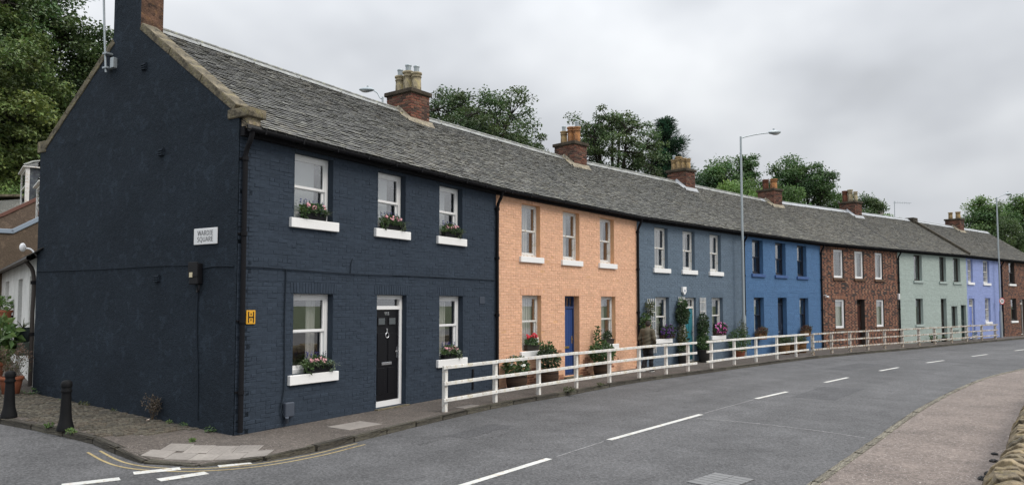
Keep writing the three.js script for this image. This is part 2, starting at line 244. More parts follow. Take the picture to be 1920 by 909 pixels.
// cracks and a patch in the carriageway
{ const ck = std([.035, .035, .035], .95), crack = (pts, w) => { const c = curve(pts), n = 60, l = [], r = []; for (let i = 0; i <= n; i++) { const q = c.getPointAt(i / n), d = c.getTangentAt(i / n), j = rr(-.03, .03), ww = w * rr(.3, 1.3); l.push([q.x - d.z * j, q.z + d.x * j]); r.push([q.x - d.z * (j + ww), q.z + d.x * (j + ww)]); } mesh('crack', strip(l, r, ROAD + .0035), ck, road); };
  const off = (a, b, o) => { const p = []; for (let i = 0; i <= 8; i++) { const t = a + (b - a) * i / 8, q = cKL.getPointAt(t), d = cKL.getTangentAt(t); p.push([q.x - d.z * o, q.z + d.x * o]); } return p; };
  crack(off(.395, .47, 1.35), .014); crack(off(.49, .56, 1.5), .014); crack(off(.43, .455, .55), .012); crack(off(.60, .64, 1.3), .02); crack([[3.2, -20.2], [3.9, -20.6], [4.3, -21.3], [5.0, -21.6]], .02); crack([[-1.6, -12.9], [-1.2, -13.4], [-.5, -13.5], [0, -14.2]], .012);
  const pm = std([.125, .125, .127], .85, { map: T.tar, bumpMap: T.tarB, bumpScale: .004 }); for (const [x, z, w, d, a] of [[8.6, -20.4, 3.2, 1.1, .92], [-.6, -14.3, 1.6, .5, 1.02], [13.2, -28.9, 4, .9, .84]]) { const c = Math.cos(a), s = Math.sin(a), f = (u, v) => [x + c * u + s * v, gr(x, z) + ROAD + .003, z - s * u + c * v], n = 12, b = new B(); const e = []; for (let i = 0; i < n; i++) e.push(rr(-.03, .03)); for (let i = 0; i < n - 1; i++) { const u0 = -w / 2 + w * i / (n - 1), u1 = -w / 2 + w * (i + 1) / (n - 1); b.quad(f(u0, -d / 2 + e[i]), f(u0, d / 2 + e[n - 1 - i]), f(u1, d / 2 + e[n - 2 - i]), f(u1, -d / 2 + e[i + 1])); } mesh('repair_patch', b.build(), pm, road); } }
// pavements: ribbons from the kerb to the walls
function ribbon(outer, inner, n, y = 0) {
  const p = [], u = [], id = [], m = outer.length;
  for (let i = 0; i < m; i++) for (let k = 0; k <= n; k++) { const t = k / n, x = outer[i][0] + (inner[i][0] - outer[i][0]) * t, z = outer[i][1] + (inner[i][1] - outer[i][1]) * t; p.push(x, gh(x, z) + y + .006 * (fbm(x * 1.5, z * 1.5, 2, 0, 95) - .5), z); u.push(x, z); }
  for (let i = 0; i < m - 1; i++) for (let k = 0; k < n; k++) { const a = i * (n + 1) + k, b = a + 1, c = a + n + 1, d = c + 1; id.push(a, c, b, b, c, d); }
  const g = new THREE.BufferGeometry(); g.setAttribute('position', new THREE.Float32BufferAttribute(p, 3)); g.setAttribute('uv', new THREE.Float32BufferAttribute(u, 2)); g.setIndex(id); g.computeVertexNormals();
  if (g.attributes.normal.getY(5) < 0) { id.reverse(); g.setIndex(id); g.computeVertexNormals(); } return g;
}
const front = [[-22, -31], [-18, -26.5], [-10.4, -16.9]].concat([[P[0][0] + .1, P[0][1] - .1]]).concat(P.slice(1).map(p => [p[0] - .15, p[1] - .15])).concat([[47, -63]]);
function nearestOn(poly, x, z) { let bd = 1e9, q = null; for (let i = 0; i < poly.length - 1; i++) { const a = poly[i], b = poly[i + 1], dx = b[0] - a[0], dz = b[1] - a[1], t = clamp(((x - a[0]) * dx + (z - a[1]) * dz) / (dx * dx + dz * dz)), X = a[0] + dx * t, Z = a[1] + dz * t, d = Math.hypot(x - X, z - Z); if (d < bd) { bd = d; q = [X, Z]; } } return q; }
const paveMat = std([.245, .222, .205], .93, { map: T.chip, bumpMap: T.tarB, bumpScale: .006 }), paveMatR = std([.40, .355, .335], .93, { map: T.chip, bumpMap: T.tarB, bumpScale: .006 });
const outL = [], inL = []; for (let i = 0; i <= 260; i++) { const q = cKL.getPointAt(i / 260); outL.push([q.x, q.z]); inL.push(nearestOn(front, q.x, q.z)); }
const pavement = struct('pavement', ribbon(outL, inL, 8), paveMat, 'reddish grey tarmac pavement between the terrace and the kerb', 'pavement');
const outR = [], inR = []; for (let i = 0; i <= 160; i++) { const q = cKR.getPointAt(i / 160); outR.push([q.x, q.z]); inR.push(nearestOn(wallR, q.x, q.z)); }
const pavement2 = struct('pavement', ribbon(outR, inR, 6, -.004), paveMatR, 'pinkish chip tarmac pavement beside the low stone wall', 'pavement');
// kerb stones, one by one
const kerbStoneV = []; for (let k = 0; k < 4; k++) { const g = new RoundedBoxGeometry(1, .2, .14, 2, .018); const p = g.attributes.position; for (let i = 0; i < p.count; i++) p.setXYZ(i, p.getX(i), p.getY(i) + rr(-.006, .006), p.getZ(i) + rr(-.006, .006)); g.computeVertexNormals(); kerbStoneV.push(g); }
function kerbs(c, s0, s1, step, matA, parent, up) {
  const L = c.getLength(); for (let s = s0; s < s1; s += step) {
    const a = c.getPointAt(s / L), b = c.getPointAt(Math.min(1, (s + step - .012) / L)); a.y = gh(a.x, a.z); b.y = gh(b.x, b.z); const q = a.clone().add(b).multiplyScalar(.5), d = b.clone().sub(a);
    const m = mesh('kerb_stone', kerbStoneV[Math.floor(R() * 4)], matA[Math.floor(R() * matA.length)], parent); m.position.set(q.x, q.y - .096 + up + rr(-.005, .003), q.z); m.scale.x = d.length() - .004;
    m.rotation.set(0, Math.atan2(-d.z, d.x) + rr(-.006, .006), Math.atan2(d.y, Math.hypot(d.x, d.z)), 'YZX');
  }
}
const kdark = [[.11, .105, .098], [.135, .13, .12], [.16, .155, .14]].map(c => std(c, .9, { map: T.stone, bumpMap: T.stoneB, bumpScale: .01 })), klight = [[.34, .33, .31], [.38, .37, .345], [.30, .29, .27]].map(c => std(c, .9, { map: T.stone, bumpMap: T.stoneB, bumpScale: .012 }));
{ const L = cKL.getLength(); let s0 = 14; kerbs(cKL, s0, L - 1, .93, kdark, pavement, 0); kerbs(cKR, 6, cKR.getLength() - 6, .78, klight, pavement2, 0); }
// setts on the side pavement
const settV = []; for (let k = 0; k < 8; k++) {
  const b = new B(), j = () => rr(-.03, .03), lo = [[-.5, -.5], [.5, -.5], [.5, .5], [-.5, .5]].map(p => [p[0], -.03, p[1]]), md = lo.map(p => [p[0] * .95 + j(), .004, p[2] * .92 + j()]), tp = lo.map(p => [p[0] * .72 + j(), .016 + rr(-.004, .004), p[2] * .66 + j()]);
  b.quad(tp[0], tp[3], tp[2], tp[1]); for (let i = 0; i < 4; i++) { const e = (i + 1) % 4; b.quad(md[i], tp[i], tp[e], md[e]); b.quad(lo[i], md[i], md[e], lo[e]); } settV.push(b.build());
}
{
  const list = [], u = [-bk[0], -bk[1]], w = [u[1], -u[0]]; // u runs from the back corner to the front corner, w away from the gable
  const q0 = [P[0][0], P[0][1]]; let row = 0;
  for (let t = .15; t < 12; t += .138, row++) {       // rows across the pavement
    const bx0 = q0[0] - u[0] * t, bz0 = q0[1] - u[1] * t;
    for (let d = .03 + (row % 2) * .09; d < 3.4;) {
      const wd = rr(.16, .27), x = bx0 - w[0] * (d + wd / 2), z = bz0 - w[1] * (d + wd / 2);
      const sgn = (x - P[0][0]) * .524 + (z - P[0][1]) * -.852; d += wd + .006;
      const k = nearestOn(outL, x, z); const dk = Math.hypot(x - k[0], z - k[1]);
      const nx = nearestOn(kerbL, x, z);
      if (dk < .16) continue;
      const inside = Math.hypot(nx[0] - bx0, nx[1] - bz0) > Math.hypot(x - bx0, z - bz0) - .01; if (!inside) break;
      if (t < .75 + d * .42 + .12 * Math.sin(d * 5)) continue;
      if (z > -11.95 && x > -6.2) continue;
      list.push({ m: mat4(x, gh(x, z) + .004 + rr(-.004, .004), z, quat(rr(-.03, .03), Math.atan2(w[1], -w[0]) + rr(-.06, .06), rr(-.03, .03)), wd, 1.25, .130), v: Math.floor(R() * 8), t: Math.floor(R() * 5) });
    }
  }
  pieces(pavement, 'sett', list, settV, [[.15, .142, .128], [.18, .17, .155], [.21, .20, .18], [.125, .12, .11], [.185, .165, .145]], std([1, 1, 1], .85, { map: T.stone, bumpMap: T.stoneB, bumpScale: .006 }), 300, 'setts');
}
// pale paving flags at the dropped kerb, and a concrete cover in the pavement
{ const fm = [[.30, .272, .245], [.275, .25, .225], [.325, .295, .265]].map(c => std(c, .9, { map: T.paintCol, bumpMap: T.stoneB, bumpScale: .004 }));
  for (let i = 0; i < 5; i++) for (let k = 0; k < 2; k++) { const w = .38, x = -5.72 + i * .39 + k * .12, z = -11.62 - k * .39 - Math.sin(i / 4 * Math.PI) * -.12; if (k && i === 4) continue; const b = new B(); const c = [[x, z], [x + w, z], [x + w, z - w], [x, z - w]].map(q => [q[0], gh(q[0], q[1]), q[1]]), up = c.map(q => [q[0], q[1] + .012, q[2]]); b.quad(...up); for (let e = 0; e < 4; e++) b.quad(c[e], c[(e + 1) % 4], up[(e + 1) % 4], up[e]);
    for (let a = 0; a < 5; a++) for (let d = 0; d < 5; d++) { const X = x + .04 + a * .072, Z = z - .04 - d * .072, Y = gh(X, Z) + .012; b.quad([X, Y, Z], [X + .02, Y + .005, Z - .005], [X + .025, Y + .005, Z - .02], [X + .005, Y, Z - .028]); }
    mesh('paving_flag', b.build(), fm[(i + k) % 3], pavement); }
  const cv = mesh('concrete_cover', rbox(-.42, -.02, -.3, .42, .012, .3, .008), fm[0], pavement); cv.position.set(-2.98, 0, -14.28); cv.rotation.y = ang[0] - .06;
  const p2 = mesh('concrete_cover', rbox(-.3, -.02, -.12, .3, .011, .12, .008), fm[1], pavement); p2.position.set(-1.0, 0, -16.9); p2.rotation.y = ang[0]; }
// low sea wall with upright rounded cope stones
{
  const w = thing('stone_wall', 'low sandstone wall with a rounded cope of upright stones beside the pavement', 'wall');
  const l = [], r = [], N = 120; for (let i = 0; i <= N; i++) { const q = cWR.getPointAt(i / N), d = cWR.getTangentAt(i / N); l.push([q.x, q.z]); r.push([q.x - d.z * .36, q.z + d.x * .36]); }
  const b = new B(); for (let i = 0; i < N; i++) { const f = (q, y) => [q[0], y, q[1]]; b.quad(f(l[i], -.3), f(l[i + 1], -.3), f(l[i + 1], .34), f(l[i], .34)); b.quad(f(r[i + 1], -.3), f(r[i], -.3), f(r[i], .34), f(r[i + 1], .34)); b.quad(f(l[i], .34), f(l[i + 1], .34), f(r[i + 1], .34), f(r[i], .34)); }
  mesh('wall_face', b.build(), M.sand, w);
  const cv = []; for (let k = 0; k < 6; k++) { const s = new THREE.Shape(); const n = 12; s.moveTo(-.24, 0); for (let i = 0; i <= n; i++) { const t = Math.PI * (1 - i / n); s.lineTo(Math.cos(t) * .24 * (1 + rr(-.07, .07)), .03 + Math.sin(t) * .26 * (1 + rr(-.08, .08))); } s.lineTo(.24, 0); const g = new THREE.ExtrudeGeometry(s, { depth: .8, bevelEnabled: true, bevelSize: .012, bevelThickness: .1, bevelSegments: 2, steps: 1 }); g.translate(0, 0, -.4); { const p = g.attributes.position, u = g.attributes.uv; for (let i = 0; i < p.count; i++) u.setXY(i, Math.atan2(p.getY(i), p.getX(i)) * .3 + k * .37, p.getZ(i) * .15 + p.getY(i) * .3 + k * .19); } cv.push(g); }
  const tones = [[.34, .28, .20], [.30, .25, .18], [.26, .22, .165], [.38, .32, .235], [.23, .20, .155]].map(c => std(c, .95, { map: T.stone, bumpMap: T.stoneB, bumpScale: .012 }));
  const L = cWR.getLength(); for (let s = 9; s < 46;) { const t = rr(.11, .27), q = cWR.getPointAt((s + t / 2) / L), d = cWR.getTangentAt((s + t / 2) / L); const m = mesh('cope_stone', cv[Math.floor(R() * 6)], tones[Math.floor(R() * 5)], w); m.position.set(q.x - d.z * .18, .30 + rr(-.03, .02), q.z + d.x * .18); m.rotation.y = Math.atan2(d.x, d.z) + rr(-.07, .07); m.rotation.x = rr(-.05, .05); m.scale.set(rr(.94, 1.05), rr(.92, 1.08), t); s += t + .012; }
}

// ================================================================ the terrace
const EY = 5.47, EZ = .22, RY = 8.06, RZ = -3.4, BZ = -6.8, PITCH = Math.atan2(RY - EY, EZ - RZ), SL = Math.hypot(RY - EY, EZ - RZ);
const roofY = z => z >= RZ ? EY + (EZ - z) * Math.tan(PITCH) : RY - (RZ - z) * (RY - 5.62) / (RZ - BZ);
const fonts = {}; for (const n of ['sans_bold', 'sans_regular']) fonts[n] = await new FontLoader().loadAsync('fonts/droid/droid_' + n + '.typeface.json');
function text(s, size, depth = .004, font = 'sans_regular', sx = 1) { const g = new TextGeometry(s, { font: fonts[font], size, depth, curveSegments: 4, bevelEnabled: false }); g.computeBoundingBox(); const b = g.boundingBox; g.translate(-(b.min.x + b.max.x) / 2, -(b.min.y + b.max.y) / 2, 0); g.scale(sx, 1, 1); return g; }

function frameBars(b, x0, y0, x1, y1, w, z0, z1, wb = w) { b.box(x0, y0, z0, x0 + w, y1, z1); b.box(x1 - w, y0, z0, x1, y1, z1); b.box(x0 + w, y1 - w, z0, x1 - w, y1, z1); b.box(x0 + w, y0, z0, x1 - w, y0 + wb, z1); }
function drape(x0, x1, y0, y1, z, folds, amp) { const n = Math.max(8, Math.round(folds * 8)), g = new THREE.PlaneGeometry(x1 - x0, y1 - y0, n, 4), p = g.attributes.position; for (let i = 0; i < p.count; i++) { const t = (p.getX(i) / (x1 - x0) + .5); p.setZ(i, Math.sin(t * folds * 6.283 + Math.sin(t * 9) * .8) * amp); } g.computeVertexNormals(); g.translate((x0 + x1) / 2, (y0 + y1) / 2, z); return g; }

function addWindow(h, x0, x1, y0, y1, s) {
  const g = new THREE.Group(); g.name = 'window'; g.position.set(x0, y0, 0); h.add(g); const W = x1 - x0, H = y1 - y0, rec = s.recess ?? .13;
  const b = new B(), fw = s.fw ?? .07, z1 = -rec, z0 = z1 - .08, e = .002;
  frameBars(b, e, e, W - e, H - e, fw, z0, z1, fw * 1.1);
  const my = H * (s.mid ?? .52);
  if (s.type === 'plain') { frameBars(b, fw + e, fw * 1.1 + e, W - fw - e, H - fw - e, .035, z0 + .01, z1 - .012); mesh('frame', b.build(), s.frame, g); mesh('pane', bx(fw + .03, fw, z0 + .036, W - fw - .03, H - fw - .03, z0 + .042), M.glass, g); }
  else {
    const sw = s.sw ?? .04;
    frameBars(b, fw + e, my - .02, W - fw - e, H - fw - e, sw, z0 + .034, z1 - .012, .05);   // upper sash
    frameBars(b, fw + e, fw * 1.1 + e, W - fw - e, my + .015, sw + .008, z0, z0 + .033, .07);   // lower sash, set back
    mesh('frame', b.build(), s.frame, g);
    mesh('pane', bx(fw + sw - .006, my + .02, z0 + .048, W - fw - sw + .006, H - fw - sw + .006, z0 + .053), M.glass, g);
    mesh('pane', bx(fw + sw, fw * 1.1 + .06, z0 + .012, W - fw - sw, my - .02, z0 + .017), M.glass, g);
    if (s.bars) { const q = new B(); for (const f of [1 / 3, 2 / 3]) q.box(W * f - .012, fw, z0 + .02, W * f + .012, H - fw, z0 + .064); for (const f of [.27, .77]) q.box(fw, H * f - .012, z0 + .021, W - fw, H * f + .012, z0 + .062); mesh('glazing_bars', q.build(), s.frame, g); }
  }
  if (s.vent) mesh('trickle_vent', rbox(W * .3, H - fw * .75, z1 - .004, W * .72, H - fw * .35, z1 + .014, .005), s.frame, g);
  const ow = .12, sh = s.sillH ?? .16;
  mesh('sill', rbox(-ow, -sh, -rec - .03, W + ow, -.003, .075, .012), s.sill, g);
  const zi = z0 - .1;
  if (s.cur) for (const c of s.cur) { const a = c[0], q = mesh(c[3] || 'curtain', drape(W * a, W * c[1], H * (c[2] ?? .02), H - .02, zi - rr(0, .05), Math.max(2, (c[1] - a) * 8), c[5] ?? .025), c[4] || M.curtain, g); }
  return g;
}
function addDoor(h, x0, x1, y0, y1, s) {
  const g = new THREE.Group(); g.name = 'door'; g.position.set(x0, y0, 0); h.add(g); const W = x1 - x0, H = y1 - y0, rec = s.recess ?? .13, z1 = -rec, z0 = z1 - .08, fw = s.fw ?? .08, e = .002;
  const b = new B(), fy = H - (s.fan ?? .36); frameBars(b, e, e, W - e, H - e, fw, z0, z1, s.low ?? .05); if (s.fan !== 0) b.box(fw, fy, z0, W - fw, fy + .08, z1); mesh('frame', b.build(), s.frame, g);
  if (s.fan !== 0) { mesh('fanlight', bx(fw, fy + .08, z0 + .03, W - fw, H - fw, z0 + .036), M.glass, g); if (s.fanBars) { const q = new B(); for (let i = 1; i < s.fanBars; i++) { const x = fw + (W - 2 * fw) * i / s.fanBars; q.box(x - .014, fy + .08, z0 + .02, x + .014, H - fw, z0 + .06); } mesh('fanlight_bars', q.build(), s.frame, g); } }
  const ly = s.low ?? .05, lt = s.fan === 0 ? H - fw : fy; const leaf = mesh('leaf', bx(fw + .006, ly + .006, z0 + .012, W - fw - .006, lt - .006, z0 + .052), s.leaf, g);
  const lw = W - 2 * fw, zf = z0 + .052, lh = lt - ly;
  const pn = (a, c, d, f) => mesh('panel', rbox(fw + lw * a, ly + lh * c, zf - .004, fw + lw * d, ly + lh * f, zf + .014, .006), s.panelMat || s.leaf, g);
  if (s.panels === 6) { pn(.13, .82, .44, .92); pn(.56, .82, .87, .92); pn(.13, .42, .44, .74); pn(.56, .42, .87, .74); pn(.13, .08, .44, .36); pn(.56, .08, .87, .36); }
  else if (s.panels === 'board') for (let i = 0; i < 6; i++) mesh('board', rbox(fw + .01 + (lw - .02) * i / 6 + .003, ly + .02, zf - .003, fw + .01 + (lw - .02) * (i + 1) / 6 - .003, lt - .02, zf + .008, .003), s.leaf, g);
  else { pn(.13, .52, .44, .93); pn(.56, .52, .87, .93); pn(.13, .08, .44, .44); pn(.56, .08, .87, .44); }
  const hw = s.metal || M.chrome;
  mesh('letterbox', rbox(fw + lw * .3, ly + lh * .40 - .02, zf, fw + lw * .7, ly + lh * .40 + .045, zf + .022, .006), hw, g);
  if (s.handle !== 0) { const q = new B(); q.geo(rbox(fw + lw * .91, ly + lh * .46, zf, fw + lw * .97, ly + lh * .58, zf + .012, .004)); q.geo(rbox(fw + lw * .82, ly + lh * .525, zf + .03, fw + lw * .955, ly + lh * .54, zf + .045, .004)); q.geo(rbox(fw + lw * .93, ly + lh * .525, zf, fw + lw * .95, ly + lh * .54, zf + .045, .004)); mesh('handle', q.build(), hw, g); }
  if (s.knocker) { const q = new B(); q.geo(new THREE.TorusGeometry(.055, .011, 8, 20), mat4(W / 2, ly + lh * .715, zf + .022)); q.geo(rbox(W / 2 - .018, ly + lh * .74, zf, W / 2 + .018, ly + lh * .79, zf + .025, .006)); mesh('knocker', q.build(), hw, g); }
  if (s.num) { const t = mesh('door_number', text(s.num, .07, .006, 'sans_bold'), hw, g); t.position.set(W / 2, ly + lh * .955, zf); }
  if (s.glazed) for (const [a, d] of [[.16, .41], [.59, .84]]) mesh('small_pane', bx(fw + lw * a, ly + lh * .835, zf + .0145, fw + lw * d, ly + lh * .905, zf + .018), std([.09, .10, .11], .1), g);
  mesh('threshold', rbox(-.05, -.16, -rec - .08, W + .05, -.002, s.step ?? .1, .012), s.stepMat || M.sand, g);
  return g;
}

const CLAD = { bumpMap: T.paint, bumpScale: .004, map: T.paintCol };
function wallWithBricks(h, L, ops, c) {
  const wm = std(c.mortar || c.wall, c.rough ?? .72, { ...CLAD, ...(c.spec != null ? { specularIntensity: c.spec } : {}) }), top = 5.6, bot = -.3, b = new B();
  const xs = [...new Set([0, L, ...ops.flatMap(o => [o[0], o[1]])])].sort((a, b) => a - b), ys = [...new Set([bot, top, ...ops.flatMap(o => [o[2], o[3]])])].sort((a, b) => a - b);
  const inOp = (x, y) => ops.some(o => x > o[0] && x < o[1] && y > o[2] && y < o[3]);
  for (let i = 0; i < xs.length - 1; i++) for (let j = 0; j < ys.length - 1; j++) { const X0 = xs[i], X1 = xs[i + 1], Y0 = ys[j], Y1 = ys[j + 1]; if (inOp((X0 + X1) / 2, (Y0 + Y1) / 2)) continue; b.quad([X0, Y0, 0], [X1, Y0, 0], [X1, Y1, 0], [X0, Y1, 0]); b.quad([X1, Y0, -.3], [X0, Y0, -.3], [X0, Y1, -.3], [X1, Y1, -.3]); }
  for (const [x0, x1, y0, y1] of ops) { b.quad([x0, y0, -.3], [x0, y0, 0], [x0, y1, 0], [x0, y1, -.3]); b.quad([x1, y0, 0], [x1, y0, -.3], [x1, y1, -.3], [x1, y1, 0]); b.quad([x0, y1, 0], [x1, y1, 0], [x1, y1, -.3], [x0, y1, -.3]); b.quad([x0, y0, -.3], [x1, y0, -.3], [x1, y0, 0], [x0, y0, 0]); }
  const wall = mesh('front_wall', b.build(), wm, h);
  // the bricks
  const list = [], ch = .075, Q = new THREE.Quaternion(), nt = c.tones.length;
  const tone = (header, x = 0, y = 9) => { if (c.peel && fbm(x * 1.3 + 3, y * 2.4, 3, 0, 77) > .54 + y * .28) return nt - 1 - Math.floor(R() * 2); if (!c.pick) return Math.floor(R() * (c.peel ? nt - 2 : nt)); return c.pick(header, R()); };
  const zones = ops.flatMap(o => o[2] > .3 ? [[o[0], o[1], o[2], o[3]], [o[0] - .12, o[1] + .12, o[2] - .17, o[2]], [o[0] - .09, o[1] + .09, o[3], o[3] + .225]] : [[o[0], o[1], o[2] - .3, o[3]], [o[0] - .09, o[1] + .09, o[3], o[3] + .225]]);
  for (let k = -2; k * ch < top - .05; k++) {
    const Y0 = k * ch, Y1 = Y0 + ch, cuts = [...new Set([Y0, Y1, ...zones.flatMap(z => [z[2], z[3]]).filter(y => y > Y0 + .012 && y < Y1 - .012)])].sort((a, b) => a - b);
    const header = (k % 4) === 1; const off = header ? 0 : (k % 2 ? .112 : 0);
    for (let q = 0; q < cuts.length - 1; q++) {
      const a = cuts[q], d = cuts[q + 1]; if (d - a < .02) continue; const my = (a + d) / 2;
      let free = [[.002, L - .002]]; for (const z of zones) if (my > z[2] && my < z[3]) free = free.flatMap(f => z[1] <= f[0] || z[0] >= f[1] ? [f] : [[f[0], z[0]], [z[1], f[1]]].filter(t => t[1] - t[0] > .03));
      for (const f of free) { let fi = k & 1;
        const bw = header ? .1125 : .225; let x = Math.floor((f[0] - off) / bw) * bw + off;
        for (; x < f[1]; ) { let w = bw; if (c.flem) { w = (fi++ % 2) ? .1125 : .225; } const A = Math.max(x, f[0]), D = Math.min(x + w, f[1]); x += w; if (D - A < .035) continue; const W = D - A - (c.gap ?? .008), HH = d - a - (c.gap ?? .007); const yj = rr(-.003, .003);
          list.push({ m: mat4((A + D) / 2, my + yj, rr(-.003, .0025), Q, W, HH, rr(...(c.rel || [.6, 1.2])) * (c.depth ?? 1)), v: Math.floor(R() * 8), t: tone(w < .15, A, my) }); }
      }
    }
  }
  for (const o of ops) { const X0 = o[0] - .09, X1 = o[1] + .09, n = Math.round((X1 - X0) / .077), w = (X1 - X0) / n; for (let i = 0; i < n; i++) { const s = (i + .5) / n - .5; list.push({ m: mat4(X0 + (i + .5) * w, o[3] + .1125, rr(-.002, .002), quat(0, 0, Math.PI / 2 - s * .16), .213, w - .009, 1.1), v: Math.floor(R() * 8), t: tone(false) }); } }
  const base = std([1, 1, 1], c.rough ?? .72, { bumpMap: T.paint, bumpScale: .0035, map: T.paintCol, ...(c.spec != null ? { specularIntensity: c.spec } : {}) });
  pieces(wall, 'brick', list, brickV, c.tones, base, c.single || 0, 'brickwork');
  return wall;
}
const shade = (c, ks) => ks.map(k => c.map(v => v * k));
const slateTones = [[.21, .21, .208], [.24, .24, .235], [.265, .265, .256], [.19, .19, .19], [.29, .286, .273], [.225, .215, .20], [.25, .237, .215], [.32, .315, .302]];
function addRoof(h, L, xl, xr, c) {
  const deck = new B(), up = .0, xe = z => [xl(z), xr(z)];
  for (const [za, zb] of [[EZ, RZ], [RZ, BZ - .2]]) { const ya = roofY(za), yb = roofY(zb), [a0, a1] = xe(za), [b0, b1] = xe(zb); deck.quad([a0, ya, za], [a1, ya, za], [b1, yb, zb], [b0, yb, zb]); deck.quad([a0, ya - .05, za], [b0, yb - .05, zb], [b1, yb - .05, zb], [a1, ya - .05, za]); }
  { const [a0, a1] = xe(EZ); deck.quad([a0, EY - .05, EZ], [a1, EY - .05, EZ], [a1, EY, EZ], [a0, EY, EZ]); }
  const roof = mesh('roof', deck.build(), M.slateBase, h);
  const list = [], cp = Math.cos(PITCH), sp = Math.sin(PITCH), n = new THREE.Vector3(0, cp, sp), dn = new THREE.Vector3(0, -sp, cp);
  let d = -.03, k = 0; const patch = rr(0, 50);
  while (d < SL - .06) {
    const e = .118 - .028 * d / SL, Ls = Math.min(e + .06, SL - d), zt = EZ - d * cp, a = xl(zt) + (c.skew || 0), b = xr(zt) - (c.skewR || 0);
    for (let x = a - R() * .1; x < b;) { const w = rr(.15, .29) * (1 - .2 * d / SL); let A = Math.max(a, x), D = Math.min(b, x + w); x += w; if (D - A < .05) continue;
      const dd = d + rr(-.009, .009), hd = dd + Ls, m = new THREE.Matrix4().makeBasis(new THREE.Vector3(1, 0, 0), n, dn); m.multiply(new THREE.Matrix4().makeRotationFromEuler(new THREE.Euler(rr(-.008, .008), rr(-.012, .012), 0)));
      m.scale(new THREE.Vector3(D - A - .006, rr(.8, 1.25), Ls)); m.setPosition((A + D) / 2, EY + hd * sp + cp * .002, EZ - hd * cp + sp * .002);
      const pv = fbm(x * .5 + patch, d * .7, 3, 0, 66); let t = Math.floor(clamp(pv * 1.4 - .2 + rr(-.42, .42), 0, .999) * 8); list.push({ m, v: Math.floor(R() * 8), t });
    }
    d += e; k++;
  }
  pieces(roof, 'slate', list, slateV, slateTones.map(t => t.map((v, i) => v * c.tint[i])), std([1, 1, 1], .78, { map: T.slate, bumpMap: T.stoneB, bumpScale: .004 }), c.slates || 0, 'slates');
  // ridge of lapped metal or cement rolls
  const rl = xl(RZ), rrx = xr(RZ), nseg = Math.max(2, Math.round((rrx - rl) / 1.35)), rb = (a, b2) => { const q = new B(); q.quad([a, RY - .11, RZ + .185], [b2, RY - .11, RZ + .185], [b2, RY + .025, RZ + .02], [a, RY + .025, RZ + .02]); q.quad([b2, RY - .1, RZ - .17], [a, RY - .1, RZ - .17], [a, RY + .025, RZ - .02], [b2, RY + .025, RZ - .02]); q.limb([a, RY + .035, RZ], [b2, RY + .035, RZ], .042, .042, 10); q.box(a, RY - .11, RZ + .175, a + .02, RY - .08, RZ + .2); return q.build(); };
  for (let i = 0; i < nseg; i++) { const a = rl + (rrx - rl) * i / nseg, b2 = rl + (rrx - rl) * (i + 1) / nseg; const m = mesh('ridge_piece', rb(a, b2 - .006), c.ridge, roof); m.position.y = .022 + (i % 2) * .004; }
  return roof;
}
function addGutter(h, xl, xr, pipeX, o = {}) {
  const a = xl(EZ), b = xr(EZ), s = new THREE.Shape(); s.absarc(0, 0, .062, Math.PI, 2 * Math.PI, false); s.lineTo(.05, 0); s.absarc(0, 0, .05, 2 * Math.PI, Math.PI, true); s.lineTo(-.062, 0);
  const g = new THREE.ExtrudeGeometry(s, { depth: b - a, bevelEnabled: false, curveSegments: 8 }); g.rotateY(Math.PI / 2); g.translate(a, EY - .055, EZ + .035); const gut = mesh('gutter', g, M.gutter, h);
  mesh('fascia', bx(a, EY - .17, .012, b, EY - .0, .12), M.gutter, h);
  for (let x = a + .3; x < b; x += .9) mesh('bracket', bx(x, EY - .125, .1, x + .03, EY - .05, EZ + .105), M.gutter, gut);
  if (pipeX != null) {
    const p = mesh('downpipe', tube([[pipeX, EY - .1, EZ + .03], [pipeX, EY - .25, EZ - .02], [pipeX, EY - .45, .085], [pipeX, 4.6, .07], [pipeX, 2, .07], [pipeX, .05, .07]], .044, 60, 10), o.pipe || M.gutter, h);
    for (const y of [4.9, 3.55, 2.0, .75]) { const q = new B(); q.geo(new THREE.CylinderGeometry(.058, .058, .07, 10), mat4(pipeX, y, .07)); q.box(pipeX - .08, y - .015, .0, pipeX + .08, y + .015, .03); mesh('pipe_collar', q.build(), o.pipe || M.gutter, p); }
  }
}
